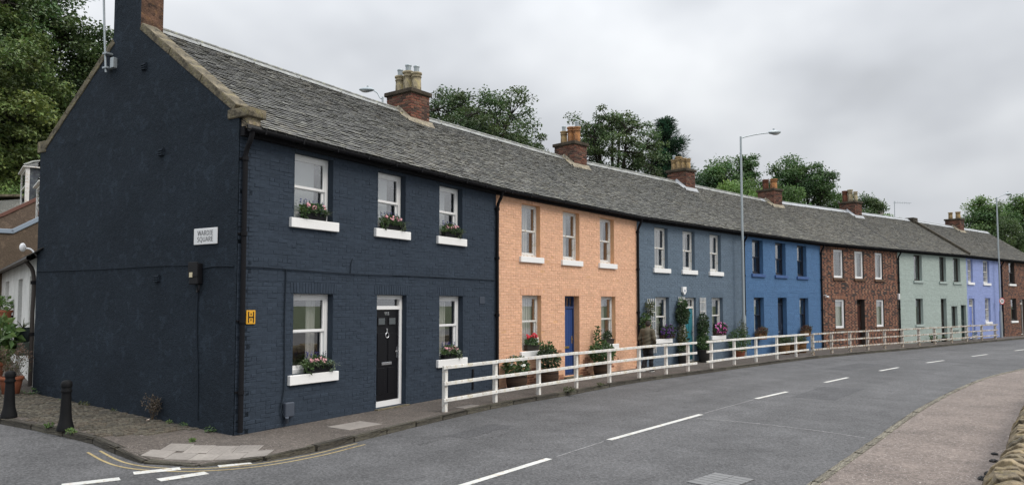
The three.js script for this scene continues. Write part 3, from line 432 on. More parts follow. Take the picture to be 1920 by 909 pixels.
// chimney stack with courses of brick, cope and pots
function addChimney(h, x, pots, o = {}) {
  const g = new THREE.Group(); g.name = 'chimney'; g.position.set(x, 0, RZ); h.add(g);
  const w = .80, dp = 1.04, y0 = RY - .85, y1 = o.top ?? 8.58, T2 = [[.19, .065, .042], [.13, .045, .034], [.25, .10, .065], [.07, .036, .03], [.17, .085, .062]].map(c => c.map(v => v * (o.dim ?? 1)));
  mesh('stack_core', bx(.012, y0, -dp / 2 + .012, w - .012, y1, dp / 2 - .012), std([.30, .26, .22], .95, { map: T.stone }), g);
  const list = [], ch = .08; let k = 0;
  for (let y = y0; y < y1 - .03; y += ch, k++) for (const [ln, ry, ox, oz] of [[w, 0, 0, dp / 2 - .012], [dp, -Math.PI / 2, .012, -dp / 2], [dp, Math.PI / 2, w - .012, dp / 2]]) {
    const bw = .23; for (let s = -(k % 2) * bw / 2; s < ln - .02; s += bw) { const A = Math.max(0, s), D = Math.min(ln, s + bw); if (D - A < .05) continue; const c = (A + D) / 2; let px = ry === 0 ? c : ox, pz = ry === 0 ? oz : ry < 0 ? -dp / 2 + c : dp / 2 - c;
      list.push({ m: mat4(px, y + ch / 2, pz, quat(0, ry, 0), D - A - .012, ch - .012, 1.3), v: Math.floor(R() * 8), t: Math.floor(R() * 5) }); }
  }
  pieces(g, 'brick', list, brickV, T2, std([1, 1, 1], .9, { map: T.paintCol, bumpMap: T.stoneB, bumpScale: .006 }), o.single || 0, 'brickwork');
  mesh('cope', rbox(-.06, y1, -dp / 2 - .06, w + .06, y1 + .13, dp / 2 + .06, .025), o.cope || std([.085, .07, .055], .95, { map: T.stone, bumpMap: T.stoneB, bumpScale: .01 }), g);
  // flashing running down the slope on the house side
  const fl = new B(), zf = dp / 2, ys = roofY(RZ + zf); fl.quad([-.17, ys + .03, zf + .0], [-.004, ys + .14, zf + .0], [-.004, RY + .2, .0], [-.17, RY + .07, .0]); fl.quad([-.17, ys - .06, zf + .13], [w + .12, ys - .06, zf + .13], [w + .12, ys + .13, zf + .004], [-.17, ys + .13, zf + .004]);
  mesh('flashing', fl.build(), o.flash || M.mortarW, g);
  pots.forEach((p, i) => {
    const z = -dp / 2 + dp * (i + .5) / pots.length, hh = p[1], r = p[2] ?? .135;
    const m = mesh('chimney_pot', lathe([[r * .95, 0], [r, .03], [r * .93, hh * .55], [r * .9, hh * .74], [r * 1.04, hh * .75], [r * 1.04, hh * .80], [r * .9, hh * .81], [r * .9, hh * .9], [r * 1.12, hh * .91], [r * 1.12, hh], [r * .8, hh], [r * .8, hh - .2]], 22), p[0], g); m.position.set(w / 2 + (p[3] || 0), y1 + .13, z);
    if (p[4]) { const f = mesh('flue', lathe([[r * .52, 0], [r * .52, .2], [r * .62, .21], [r * .62, .25], [r * .5, .26], [.001, .26]], 16), M.steel, m); f.position.y = hh - .04; }
  });
  return g;
}
const wp = (o, f) => { const m = o.clone(); return m; };
const S0 = { frame: M.whiteU, sill: M.sillW, fw: .075, sw: .045, recess: .15, vent: true, sillH: .19 };
const S1 = { frame: M.white, sill: M.sillW, fw: .055, sw: .04, recess: .14, sillH: .17 };
const blueP = [.075, .175, .345], navyF = std([.012, .016, .028], .4);
const S3 = { frame: navyF, sill: std([.05, .12, .31], .7, CLAD), fw: .06, recess: .17, sillH: .14 };
const S4 = { frame: M.whiteU, sill: std([.20, .12, .085], .9, { map: T.stone }), type: 'plain', fw: .07, recess: .06, sillH: .14 };
const S5 = { frame: std([.03, .024, .02], .5), sill: std([.42, .50, .47], .7, CLAD), type: 'plain', fw: .06, recess: .15, sillH: .14 };
const S6 = { frame: M.white, sill: M.sillW, fw: .055, recess: .12, sillH: .16, bars: true };
const S7 = { frame: std([.02, .018, .018], .5), sill: M.sillW, fw: .06, recess: .1, sillH: .15 };
const skyReflM = std([.34, .375, .385], .9, { side: THREE.DoubleSide }), skyReflC = (a, b) => [a, b, .02, 'blind', skyReflM, 0];  // grey-blue sheet behind the upper panes, the reflected sky painted into its colour
const netC = (a, b, c) => [a, b, c ?? .02, 'net_curtain', M.net];
const houses = [
  { label: 'dark navy painted end house with a plain gable wall and white windows', wall: [.042, .057, .080], tones: shade([.042, .057, .080], [.95, 1, 1.05]), rough: .9, spec: .35, gap: .004, rel: [.15, 1.25], single: 300, slates: 300, pipe: .075, S: S0, depth: .65, skew: .3, ridge: M.zinc, tint: [.98, .98, .95],
    up: [[1.28, 2.30], [3.66, 4.60], [5.89, 6.86]], uy: [3.96, 5.24], lo: [[1.30, 2.34], [5.91, 6.90]], ly: [.95, 2.50], cur: [[skyReflC(.02, .82)], [skyReflC(.02, .72)], [skyReflC(.02, .72)], [[.62, .85]], [[.42, .72]]], door: [3.66, 4.66, .03, 2.50], ds: { frame: M.whiteU, leaf: std([.006, .006, .008], .3, { specularIntensity: .5 }), fan: .32, fw: .085, low: .12, panels: 6, knocker: true, num: '113', glazed: true, recess: .13 } },
  { label: 'peach orange painted brick house with a blue front door', wall: [.80, .46, .255], tones: [...shade([.85, .505, .335], [.96, 1, 1.03, .92]), [.26, .11, .07], [.40, .20, .12]], peel: true, gap: .005, rough: .85, pipe: -.02, slates: 300, S: S1, depth: .6, ridge: M.zinc, tint: [.92, .92, .88],
    up: [[1.19, 2.12], [3.36, 4.33], [5.63, 6.58]], uy: [3.67, 5.20], lo: [[1.21, 2.17], [5.67, 6.65]], ly: [.95, 2.55], cur: [[[.55, .8]], [[.5, .72]], [[.1, .4], [.66, .85]], [netC(.05, .9, .02), [.6, .9]], [[.5, .85]]], door: [3.45, 4.30, .06, 2.55], ds: { frame: std([.022, .05, .14], .45), leaf: std([.018, .055, .19], .42), fan: .40, fanBars: 4, fw: .055, panels: 'board', metal: std([.5, .36, .12], .35, { metalness: .8 }), recess: .2 }, chim: -.42, pots: [[M.cream, .58, .15, 0, 1], [M.cream, .66, .16, 0, 1], [M.cream, .56, .15, 0, 1]], cs: 300 },
  { label: 'slate blue painted house with a teal door between trellises', wall: [.125, .175, .232], tones: shade([.125, .175, .232], [.96, 1, 1.04]), depth: .6, rough: .85, pipe: -.02, S: S1, ridge: M.zinc, tint: [.84, .84, .80],
    up: [[1.15, 2.05], [3.13, 4.03], [5.23, 6.14]], uy: [3.64, 5.19], lo: [[1.17, 2.10], [5.33, 6.24]], ly: [1.0, 2.56], cur: [[[.5, .7], [.72, .9]], [[.1, .3], [.6, .85]], [[.55, .85]], [[.5, .85]], [[.45, .8]]], door: [3.23, 4.07, .05, 2.55], ds: { frame: M.white, leaf: std([.03, .17, .21], .45), fan: .42, fanBars: 3, fw: .075, recess: .1 }, chim: -.03, pots: [[M.buff, .55, .14, 0, 1], [M.oran, .68, .16, .05], [M.oran, .62, .14, -.02, 1]], cs: 200 },
  { label: 'cobalt blue painted house with dark navy window frames', wall: blueP, tones: shade(blueP, [.97, 1, 1.03]), depth: .6, rough: .85, pipe: -.02, S: S3, ridge: M.zinc, tint: [.80, .79, .74],
    up: [[.85, 1.87], [3.09, 4.15], [5.41, 6.45]], uy: [3.66, 5.20], lo: [[.93, 1.87], [5.58, 6.57]], ly: [.91, 2.59], cur: [[[.1, .4]], [], [], [netC(.06, .9, .02)], [netC(.06, .9, .02)]], door: [3.25, 4.17, .06, 2.60], ds: { frame: navyF, leaf: std([.015, .022, .04], .4), fan: .34, fw: .06, recess: .2 }, chim: .08, pots: [[M.buff, .55, .14, 0, 1], [M.buff, .66, .16], [M.buff, .56, .14], [M.buff, .5, .12]] },
  { label: 'unpainted red and black brick house with white casement windows', wall: [.085, .06, .048], mortar: [.055, .045, .04], tones: [[.31, .145, .09], [.25, .11, .072], [.36, .19, .12], [.06, .047, .043], [.085, .06, .052], [.17, .085, .062]], depth: 1.2, pick: (hd, r) => hd ? (r < .5 ? 3 : r < .72 ? 4 : r < .86 ? 5 : 1) : (r < .38 ? 0 : r < .6 ? 1 : r < .8 ? 2 : r < .9 ? 3 : 5), flem: true, rough: .9, pipe: -.02, S: S4, ridge: M.lead, tint: [.74, .72, .66],
    up: [[1.25, 2.2], [3.35, 4.27], [5.5, 6.36]], uy: [3.69, 5.18], lo: [[1.32, 2.24], [5.54, 6.4]], ly: [1.03, 2.55], cur: [[netC(.1, .5)], [netC(.05, .7)], [netC(.06, .3), [.6, .85]], [netC(.05, .95)], [netC(.05, .95)]], door: [3.5, 4.28, .08, 2.55], ds: { frame: std([.035, .018, .012], .5), leaf: std([.045, .016, .012], .45), fan: .34, fw: .055, recess: .2 }, chim: .32, pots: [[M.redpot, .6, .17], [M.oran, .56, .19]] },
  { label: 'pale sage green painted house with dark frames and two doors', wall: [.42, .50, .465], tones: shade([.42, .50, .465], [.97, 1, 1.03]), depth: .6, rough: .85, pipe: -.02, S: S5, ridge: M.lead, tint: [.68, .66, .60], skewR: .12,
    up: [[1.95, 2.95], [5.22, 6.1], [7.11, 8.1]], uy: [3.70, 5.25], lo: [[2.05, 2.95]], ly: [1.08, 2.62], extra: [[6.67, 7.5, .78, 2.16]], cur: [[netC(.1, .4)], [], [netC(.05, .5)], [netC(.1, .4)], []], door: [5.26, 6.02, .05, 2.63], ds: { frame: std([.022, .017, .014], .5), leaf: std([.022, .017, .014], .45), fan: .36, fw: .055, recess: .18 }, door2: [8.0, 8.76, .05, 2.23], ds2: { frame: std([.015, .02, .018], .5), leaf: std([.012, .028, .024], .45), fan: 0, fw: .05, recess: .15 }, chim: .75, pots: [[M.redpot, .74, .17], [M.cream, .78, .15], [M.cream, .62, .12]], flash: M.lead },
  { label: 'lavender blue painted narrow house with small white window panes', wall: [.31, .385, .69], tones: shade([.31, .385, .69], [.97, 1, 1.03]), depth: .5, rough: .85, S: S6, ridge: M.lead, tint: [.68, .66, .61],
    up: [[.25, 1.12], [2.97, 4.1]], uy: [3.72, 5.25], lo: [[3.11, 4.1]], ly: [1.10, 2.70], cur: [[], [], [netC(.05, .5)]], door: [.3, 1.26, .05, 2.65], ds: { frame: M.white, leaf: std([.16, .22, .52], .5), fan: .5, fanBars: 3, fw: .1, recess: .12 } },
  { label: 'brown brick house with dark windows and white sills beyond the lavender one', wall: [.085, .06, .048], mortar: [.08, .06, .05], tones: [[.26, .12, .075], [.20, .09, .06], [.31, .15, .09], [.07, .045, .04], [.13, .075, .06]], depth: 1.3, flem: true, rough: .9, pipe: -.02, S: S7, ridge: M.lead, tint: [.68, .66, .61],
    up: [[1.6, 2.75], [5.2, 6.3]], uy: [3.75, 5.35], lo: [[1.75, 2.9], [5.2, 6.3]], ly: [1.10, 2.70], cur: [[], [], [], []], door: [3.7, 4.6, .05, 2.65], ds: { frame: M.white, leaf: std([.05, .03, .02], .5), fan: .36 }, chim: 1.0, pots: [[M.buff, .52, .15], [M.buff, .52, .17]] },
];
const HG = [];
houses.forEach((c, i) => {
  const L = len[i], h = thing('terraced_house', c.label, 'house', 'terrace of cottages along the curve', P[i][0], 0, P[i][1], ang[i]); HG.push(h);
  const dl = i ? (ang[i - 1] - ang[i]) / 2 : 0, dr = i < 7 ? (ang[i] - ang[i + 1]) / 2 : 0, xl = z => z * Math.tan(dl), xr = z => L - z * Math.tan(dr);
  const ops = [...c.up.map(u => [u[0], u[1], ...c.uy]), ...c.lo.map(u => [u[0], u[1], ...c.ly]), ...(c.extra || [])], doors = [c.door, ...(c.door2 ? [c.door2] : [])];
  wallWithBricks(h, L, [...ops, ...doors], c);
  ops.forEach((o, k) => addWindow(h, ...o, { ...c.S, cur: c.cur[k], mid: k < c.up.length ? .5 : .53 }));
  addDoor(h, ...c.door, c.ds); if (c.door2) addDoor(h, ...c.door2, c.ds2);
  // shell: back wall, party walls, floors
  const sh = new B(); const zb = BZ; sh.box(xl(zb), -.4, zb, xr(zb), 5.6, zb + .25);
  for (const f of [x => xl(x) + (i ? .0 : .31), x => xr(x) - .12]) { const a = [f(-.31), -.31], b = [f(RZ), RZ], d = [f(zb + .26), zb + .26]; for (const [p, q] of [[a, b], [b, d]]) { sh.quad([p[0], -.3, p[1]], [q[0], -.3, q[1]], [q[0], roofY(q[1]) - .06, q[1]], [p[0], roofY(p[1]) - .06, p[1]]); sh.quad([p[0] + .11, -.3, p[1]], [q[0] + .11, -.3, q[1]], [q[0] + .11, roofY(q[1]) - .06, q[1]], [p[0] + .11, roofY(p[1]) - .06, p[1]]); } }
  mesh('inner_walls', sh.build(), M.inner, h);
  const fl = new B(); fl.box(.05, 2.85, zb + .3, L - .05, 3.05, -.31); fl.box(.05, -.2, zb + .3, L - .05, .02, -.31); fl.box(.05, -.1, -2.6, L - .05, 5.5, -2.55); mesh('floors', fl.build(), std([.13, .10, .08], .9), h);
  addRoof(h, L, xl, xr, c); addGutter(h, xl, xr, c.pipe);
  if (c.pots) addChimney(h, c.chim, c.pots, { single: c.cs, flash: c.flash || (i === 3 ? M.lead : undefined), dim: i > 1 ? .8 : 1 });
});
// end stop of the row beyond the frame
mesh('end_gable', (() => { const L = len[7], q = new B(); const s = [[0, -.3], [BZ, -.3], [BZ, 5.6], [RZ, RY - .05], [0, roofY(0) - .05]]; for (let i = 1; i < 4; i++) q.tri([L, s[0][1], s[0][0]], [L, s[i][1], s[i][0]], [L, s[i + 1][1], s[i + 1][0]]); return q.build(); })(), M.mortarW, HG[7]);

// ---------------- the navy gable
{
  const h = HG[0], D = 6.85, gy = s => s <= 3.6 ? 5.66 + s * .705 : 8.2 - (s - 3.6) * .735;
  const sh = new THREE.Shape([[0, -.3], [D, -.3], [D, gy(D)], [3.6, gy(3.6)], [0, gy(0)]].map(p => new THREE.Vector2(...p)));
  const g = new THREE.ExtrudeGeometry(sh, { depth: .3, bevelEnabled: false }); g.rotateY(Math.PI / 2); // shape x -> -z
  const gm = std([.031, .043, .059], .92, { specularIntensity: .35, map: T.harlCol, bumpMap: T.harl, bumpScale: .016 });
  const gable = mesh('gable_wall', g, gm, h, false);
  // a slightly uneven skin over the gable so that the render undulates
  { const n = 72, m = 80, b = new B(), pt = (i, j) => { const s = D * i / n, y = -.3 + (gy(s) + .3) * j / m; const off = -.004 - .012 * fbm(s * 1.4, y * 1.4, 3, 0, 111) - .007 * fbm(s * 6, y * 6, 2, 0, 112) - ((Math.abs(y - 5.86 - .03 * Math.sin(s * 2)) < .05 && s > .5 && s < 6.3) ? .011 * fbm(s * 2, 7, 2, 0, 4) : 0); return [off, y, -s]; };
    for (let i = 0; i < n; i++) for (let j = 0; j < m; j++) b.quad(pt(i, j), pt(i, j + 1), pt(i + 1, j + 1), pt(i + 1, j)); const gg = b.build(); mesh('render_skin', gg, gm, gable); }
  // chimney on the gable
  const ck = new THREE.Group(); ck.name = 'chimney'; h.add(ck);
  mesh('painted_face', bx(-.012, 7.6, -4.06, .012, 10.0, -3.14), gm, ck); mesh('stack', bx(.012, 7.4, -4.06, .5, 10.0, -3.14), std([.20, .115, .085], .95, { map: T.stone, bumpMap: T.stoneB, bumpScale: .012 }), ck);
  mesh('cope', rbox(-.07, 10, -4.13, .57, 10.14, -3.07, .02), M.sand, ck);
  [[M.buff, .6], [M.buff, .6]].forEach((p, i) => { const m = mesh('chimney_pot', lathe([[.14, 0], [.13, .45], [.16, .46], [.16, .6], [.1, .6], [.1, .4]], 18), p[0], ck); m.position.set(.25, 10.14, -3.4 - i * .4); });
  // skews: cope stones up both slopes
  const sk = (s0, s1, nn) => { for (let i = 0; i < nn; i++) { const a = s0 + (s1 - s0) * i / nn, b2 = s0 + (s1 - s0) * (i + 1) / nn, ya = gy(a), yb = gy(b2), l = Math.hypot(b2 - a, yb - ya); const m = mesh('skew_stone', rbox(-.035, 0, -l / 2 + .004, .30, .15, l / 2 - .004, .018), M.sand, h); m.position.set(0, (ya + yb) / 2 - .01, -(a + b2) / 2); m.rotation.x = Math.atan2(yb - ya, b2 - a); } };
  sk(.16, 3.12, 3); sk(6.72, 4.08, 3);
  mesh('skewputt', rbox(-.05, 5.63, -.3, .36, 5.80, .27, .02), M.sand, h); mesh('skewputt', rbox(-.04, 5.72, -6.95, .32, 5.98, -6.62, .02), M.sand, h);
  mesh('eaves_block', (() => { const b = new B(); b.box(.03, 5.44, -.1, .34, 5.63, .13); b.box(.03, 5.50, .13, .28, 5.63, .2); return b.build(); })(), std([.56, .50, .42], .95, { map: T.stone, bumpMap: T.stoneB, bumpScale: .012 }), h);
  // vents
  for (const [s, y] of [[2.92, 7.05], [2.28, 5.25], [2.31, 2.8]]) { const v = mesh('air_vent', rbox(-.05, y - .075, -s - .08, .0, y + .075, -s + .08, .008), gm, h); for (let k = 0; k < 3; k++) mesh('louvre', (() => { const b = new B(); const y0 = y + .05 - k * .045; b.quad([-.052, y0, -s - .07], [-.052, y0, -s + .07], [-.07, y0 - .03, -s + .07], [-.07, y0 - .03, -s - .07]); b.quad([-.07, y0 - .03, -s - .07], [-.07, y0 - .03, -s + .07], [-.05, y0 - .034, -s + .07], [-.05, y0 - .034, -s - .07]); return b.build(); })(), gm, v); }
  // cables and meter box
  const cab = std([.020, .027, .037], .9, { specularIntensity: .3 });
  mesh('cable', tube([[-.03, 3.03, -6.8], [-.03, 3.02, -4], [-.032, 3.035, -2.4], [-.03, 3.02, -1.15]], .009, 40, 6), cab, h);
  mesh('cable', tube([[-.03, 2.96, -.92], [-.032, 2.985, -.5], [-.03, 2.97, -.06]], .012, 20, 6), cab, h);
  mesh('cable', tube([[-.03, 2.6, -1.05], [-.034, 1.9, -1.06], [-.03, 1, -1.0], [-.032, .2, -.98]], .013, 30, 6), cab, h);
  const box = thing('cable_box', 'black cable box with a cream sticker on the navy gable', 'box', null, P[0][0], 0, P[0][1], ang[0]);
  mesh('case', rbox(-.13, 2.66, -1.19, -.02, 3.05, -.93, .02), M.black, box); mesh('lid', rbox(-.145, 2.80, -1.2, -.125, 3.07, -.92, .012), M.black, box); mesh('sticker', bx(-.149, 2.79, -1.15, -.1461, 2.88, -1.06), std([.6, .52, .35], .6), box); mesh('cable_tail', tube([[-.07, 2.68, -.97], [-.08, 2.56, -.95], [-.07, 2.52, -1.02], [-.04, 2.6, -1.05]], .014, 16, 6), M.black, box);
  mesh('cable', tube([[.1, 2.97, .03], [.6, 2.97, .03], [1.1, 2.96, .03], [2.9, 2.93, .03], [5, 2.95, .03], [8.35, 2.95, .03]], .011, 60, 6), cab, h);
  mesh('cable', tube([[1.08, 2.95, .032], [1.06, 2.0, .034], [1.07, .7, .034], [1.0, .35, .05], [1.06, .2, .06]], .012, 40, 6), cab, h); mesh('cable', tube([[2.8, 2.93, .03], [2.82, 3.15, .03], [2.86, 3.25, .032]], .009, 12, 6), cab, h);
  mesh('meter_hood', (() => { const b = new B(); b.geo(rbox(1.06, .18, 0, 1.28, .46, .11, .03)); b.geo(new THREE.CylinderGeometry(.035, .035, .12, 10), mat4(1.1, .14, .09, quat(.5, 0, .3))); return b.build(); })(), std([.05, .062, .085], .6), h);
  mesh('air_brick', rbox(7.64, 2.31, .0, 7.87, 2.50, .022, .006), std([.036, .047, .068], .7), h); mesh('spout', bx(7.3, .1, .0, 7.36, .62, .03), M.gutter, h);
  // street name plate and hydrant plate
  const sg = thing('street_sign', 'white street name plate with dark lettering on the navy gable', 'sign', null, P[0][0], 0, P[0][1], ang[0]);
  mesh('plate', rbox(-.045, 3.39, -1.19, -.022, 3.69, -.52, .02), std([.74, .74, .74], .4), sg); const ink = std([.06, .06, .065], .6);
  [['WARDIE', 3.60], ['SQUARE', 3.475]].forEach(([t, y]) => { const m = mesh('lettering', text(t, .088, .003, 'sans_regular', 1.02), ink, sg); m.position.set(-.0452, y, -.855); m.rotation.y = -Math.PI / 2; });
  const hy = thing('hydrant_sign', 'yellow hydrant plate with a black letter H on the navy front wall', 'sign', null, P[0][0], 0, P[0][1], ang[0]);
  mesh('plate', rbox(.19, 1.94, .012, .39, 2.19, .032, .008), std([.66, .34, .02], .45), hy);
  mesh('letter', (() => { const b = new B(); b.box(.225, 1.965, .0325, .247, 2.165, .035); b.box(.333, 1.965, .0325, .355, 2.165, .035); b.box(.247, 2.054, .0325, .333, 2.076, .035); b.box(.28, 2.10, .0325, .3, 2.135, .035); b.box(.28, 2.0, .0325, .3, 2.035, .035); return b.build(); })(), M.black, hy);
  // aerial
  const ae = thing('tv_aerial', 'grey aerial mast with thin rods fixed to the navy gable', 'aerial', null, P[0][0], 0, P[0][1], ang[0]);
  mesh('mast', tube([[-.12, 7.1, -4.12], [-.13, 8, -4.2], [-.14, 9.35, -4.3]], .022, 10, 8), M.steel, ae); for (const y of [7.2, 7.5]) mesh('wall_bracket', rbox(-.16, y - .02, -4.2, 0, y + .02, -4.06, .006), M.steel, ae); mesh('junction_box', rbox(-.1, 7.18, -4.02, -.0, 7.4, -3.9, .01), M.steel, ae);
  mesh('boom', tube([[-.1, 8.78, -3.9], [-.2, 8.86, -5.1]], .012, 6, 6), M.steel, ae); for (let k = 0; k < 9; k++) { const t = k / 8; mesh('rod', tube([[-.35 - t * .1, 8.78 + t * .08, -3.92 - t * 1.15], [.15 - t * .1, 8.78 + t * .08, -3.92 - t * 1.15]], .006, 3, 5), M.steel, ae); }
}
// raised skew on the roof between the sage and lavender houses, with its low stack
{ const h = HG[6], m = mesh('roof_skew', rbox(-.1, -.04, -SL / 2, .12, .14, SL / 2, .03), std([.12, .11, .095], .95, { map: T.stone, bumpMap: T.stoneB, bumpScale: .01 }), h); m.position.set(.0, (EY + RY) / 2 + .04, (EZ + RZ) / 2); m.rotation.x = PITCH; mesh('low_stack', rbox(-.3, RY - .3, RZ - .45, .4, RY + .16, RZ + .35, .03), std([.07, .06, .05], .95, { map: T.stone }), h);
  for (const xx of [0, 4.2]) { const m2 = mesh('roof_joint', rbox(-.03, -.02, -SL / 2, .03, .045, SL / 2, .01), M.slateBase, HG[5]); m2.position.set(.02 + xx, (EY + RY) / 2, (EZ + RZ) / 2); m2.rotation.x = PITCH; if (xx) { HG[5].remove(m2); } } }
// small fittings
{ const a = thing('alarm_box', 'white burglar alarm box above the teal door', 'alarm', null, P[2][0], 0, P[2][1], ang[2]); const s = new THREE.Shape([[-.12, .14], [.12, .14], [.12, -.04], [0, -.15], [-.12, -.04]].map(p => new THREE.Vector2(...p))); const g = new THREE.ExtrudeGeometry(s, { depth: .07, bevelEnabled: true, bevelSize: .012, bevelThickness: .012, bevelSegments: 2 }); g.translate(3.1, 2.82, .01); mesh('case', g, M.whiteU, a); mesh('badge', bx(3.04, 2.78, .093, 3.16, 2.86, .095), std([.35, .38, .45], .5), a);
  const c = thing('security_camera', 'small white camera on the corner of the red brick house', 'camera', null, P[4][0], 0, P[4][1], ang[4]); mesh('housing', (() => { const b = new B(); b.geo(new THREE.CylinderGeometry(.045, .045, .2, 12), mat4(.32, 2.68, .16, quat(0, 0, 1.5))); return b.build(); })(), M.whiteU, c); mesh('arm', tube([[.22, 2.74, .0], [.23, 2.76, .1], [.26, 2.7, .16]], .02, 8, 8), M.whiteU, c);
  const d = thing('meter_box', 'slim white box on the wall between brick and sage houses', 'box', null, P[4][0], 0, P[4][1], ang[4]); mesh('case', rbox(7.9, 2.55, .02, 8.02, 2.9, .12, .02), M.whiteU, d); mesh('cover', rbox(7.915, 2.58, .118, 8.005, 2.87, .13, .005), M.sillW, d);
}

// ================================================================ street furniture
const loc = (i, x, z) => [P[i][0] + x * Math.cos(ang[i]) + z * Math.sin(ang[i]), P[i][1] - x * Math.sin(ang[i]) + z * Math.cos(ang[i])];
function railing(label, posts, mat, o = {}) {
  const f = thing('railing', label, 'railing', 'white railings along the kerb', posts[0][0], 0, posts[0][1]); const ox = posts[0][0], oz = posts[0][1];
  const dir = i => { const a = posts[Math.max(0, i - 1)], b = posts[Math.min(posts.length - 1, i + 1)]; return Math.atan2(-(b[1] - a[1]), b[0] - a[0]); };
  const pg = [0, 1].map(() => { const g = new RoundedBoxGeometry(o.pw ?? .1, .99, o.pw ?? .1, 2, .008); g.translate(0, .475, 0); const u = g.attributes.uv; for (let i = 0; i < u.count; i++) u.setXY(i, u.getX(i) * .1 + R(), u.getY(i)); return g; });
  posts.forEach((p, i) => { const m = mesh('post', pg[i % 2], mat, f); m.position.set(p[0] - ox, gh(p[0], p[1]) - .02, p[1] - oz); m.rotation.set(rr(-.012, .012), dir(i), rr(-.015, .015)); });
  const hs = [.955, .60, .25];
  for (const y of hs) for (let i = 0; i < posts.length - 1; i++) {
    const ext0 = i === 0 ? (o.e0 ?? .1) + rr(0, .05) : 0, ext1 = i === posts.length - 2 ? (o.e1 ?? .28) : 0, a = posts[i], b = posts[i + 1], l = Math.hypot(b[0] - a[0], b[1] - a[1]), an = Math.atan2(-(b[1] - a[1]), b[0] - a[0]);
    const g = rbox(-ext0, -(o.rh ?? .042), -.024, l + ext1 - .004, o.rh ?? .042, .024, .008), m = mesh('rail', g, mat, f); const nx = Math.sin(an), nz = Math.cos(an), off = (o.pw ?? .1) / 2 + .026; m.position.set(a[0] - ox + nx * off, y + rr(-.008, .008), a[1] - oz + nz * off); m.rotation.y = an; m.rotation.z = rr(-.002, .002);
  }
  return f;
}
const railW = std([.80, .79, .75], .6, { map: T.worn }), railR = std([.74, .72, .66], .75, { map: T.rusty });
railing('white wooden three-rail railing in front of the navy and peach houses', [[-1.44, -16.11], [-.4, -17.65], [.68, -19.15], [1.76, -20.6], [2.86, -22.05], [3.97, -23.45], [5.08, -24.75], [6.05, -25.8]], railW, { pw: .092, rh: .037, e1: .5 });
railing('white wooden three-rail railing before the slate blue and cobalt houses', [[7.18, -27.0], [8.45, -28.5], [9.75, -29.95], [11.1, -31.4], [12.45, -32.85]], railW, { pw: .092, rh: .037, e0: .5, e1: 1.25 });
railing('old rust stained white railing running on past the brick and sage houses', [[13.55, -33.75], [14.95, -35.05], [16.4, -36.35], [17.86, -37.6], [19.3, -38.8], [20.85, -40.0], [22.5, -41.4], [24.2, -42.85], [26.1, -44.45], [28, -46.1], [30, -47.8], [31.9, -49.4]], railR, { pw: .12, rh: .036 });

function lamp(label, x, z, hgt, turn, arm = 1.55, group) {
  const l = thing('street_lamp', label, 'street lamp', group, x, 0, z, turn); // arm along local +x
  mesh('column', lathe([[.095, 0], [.095, 1.75], [.062, 1.85], [.058, 4], [.042, hgt], [.001, hgt + .01]], 16), M.steel, l);
  mesh('bracket_arm', tube([[0, hgt - .08, 0], [.12, hgt - .03, 0], [arm * .55, hgt + .2, 0], [arm, hgt + .36, 0]], .026, 16, 8), M.steel, l);
  const g = new THREE.SphereGeometry(.5, 20, 12); g.scale(.78, .20, .27); g.rotateZ(.12); const hd = mesh('lamp_head', g, M.steel, l); hd.position.set(arm + .33, hgt + .42, 0);
  const b = new THREE.SphereGeometry(.5, 16, 10, 0, Math.PI * 2, Math.PI / 2, Math.PI / 2); b.scale(.5, .17, .22); b.rotateZ(.12); mesh('lens', b, std([.45, .45, .44], .25), hd).position.set(.06, -.035, 0);
  mesh('photocell', new THREE.CylinderGeometry(.04, .04, .07, 10).translate(-.05, .12, 0), M.steel, hd); mesh('door_plate', bx(-.04, .5, .0955, .04, 1.0, .1), M.steel, l); return l;
}
lamp('grey lamp column between the slate blue and cobalt houses', 9.93, -32.02, 9.55, .5, 1.75, 'street lamps on the terrace side');
const l2 = lamp('grey lamp column with a round speed sign beside the lavender house', 33.72, -51.55, 9.7, .62, 1.6, 'street lamps on the terrace side');
{ const s = thing('speed_sign', 'small round white speed sign with a red ring on the far lamp column', 'sign', null, 33.72, 2.5, -51.55, .25); const c = new THREE.CylinderGeometry(.24, .24, .02, 28); c.rotateX(Math.PI / 2); c.translate(0, 0, .13); mesh('disc', c, M.whiteU, s); const t = new THREE.TorusGeometry(.205, .03, 6, 32); t.scale(1, 1, .3); t.translate(0, 0, .143); mesh('ring', t, std([.45, .03, .03], .5), s); const n = mesh('numeral', text('20', .16, .004, 'sans_bold'), M.black, s); n.position.z = .141; mesh('clamp', bx(-.1, -.04, 0, .1, .04, .12), M.steel, s); }
lamp('far lamp column standing behind the navy house roof', -5.45, -31, 11.0, 2.7, .5, 'street lamps behind the terrace'); lamp('distant lamp column behind the sage house roof', 36.9, -75, 11.6, .4, 1.2, 'street lamps behind the terrace');
function bollard(label, x, z) { const b = thing('bollard', label, 'bollard', 'bollards on the setts', x, gh(x, z), z); mesh('base', lathe([[.135, 0], [.135, .05], [.115, .12], [.098, .2], [.09, .3]], 20), M.iron, b); mesh('shaft', lathe([[.09, .3], [.076, .6], [.076, .65], [.088, .655], [.09, .69], [.078, .7], [.078, .74]], 20), M.iron, b); mesh('cap', lathe([[.078, .74], [.09, .75], [.092, .80], [.075, .845], [.04, .862], [.001, .866]], 20), M.iron, b); }
bollard('black cast iron bollard standing in front of the navy gable', -7.78, -13.12); bollard('black cast iron bollard beside the terracotta pots', -9.36, -14.0);
const rubble = std([.02, .02, .021], .9); // loose dark bits at the foot of the sea wall
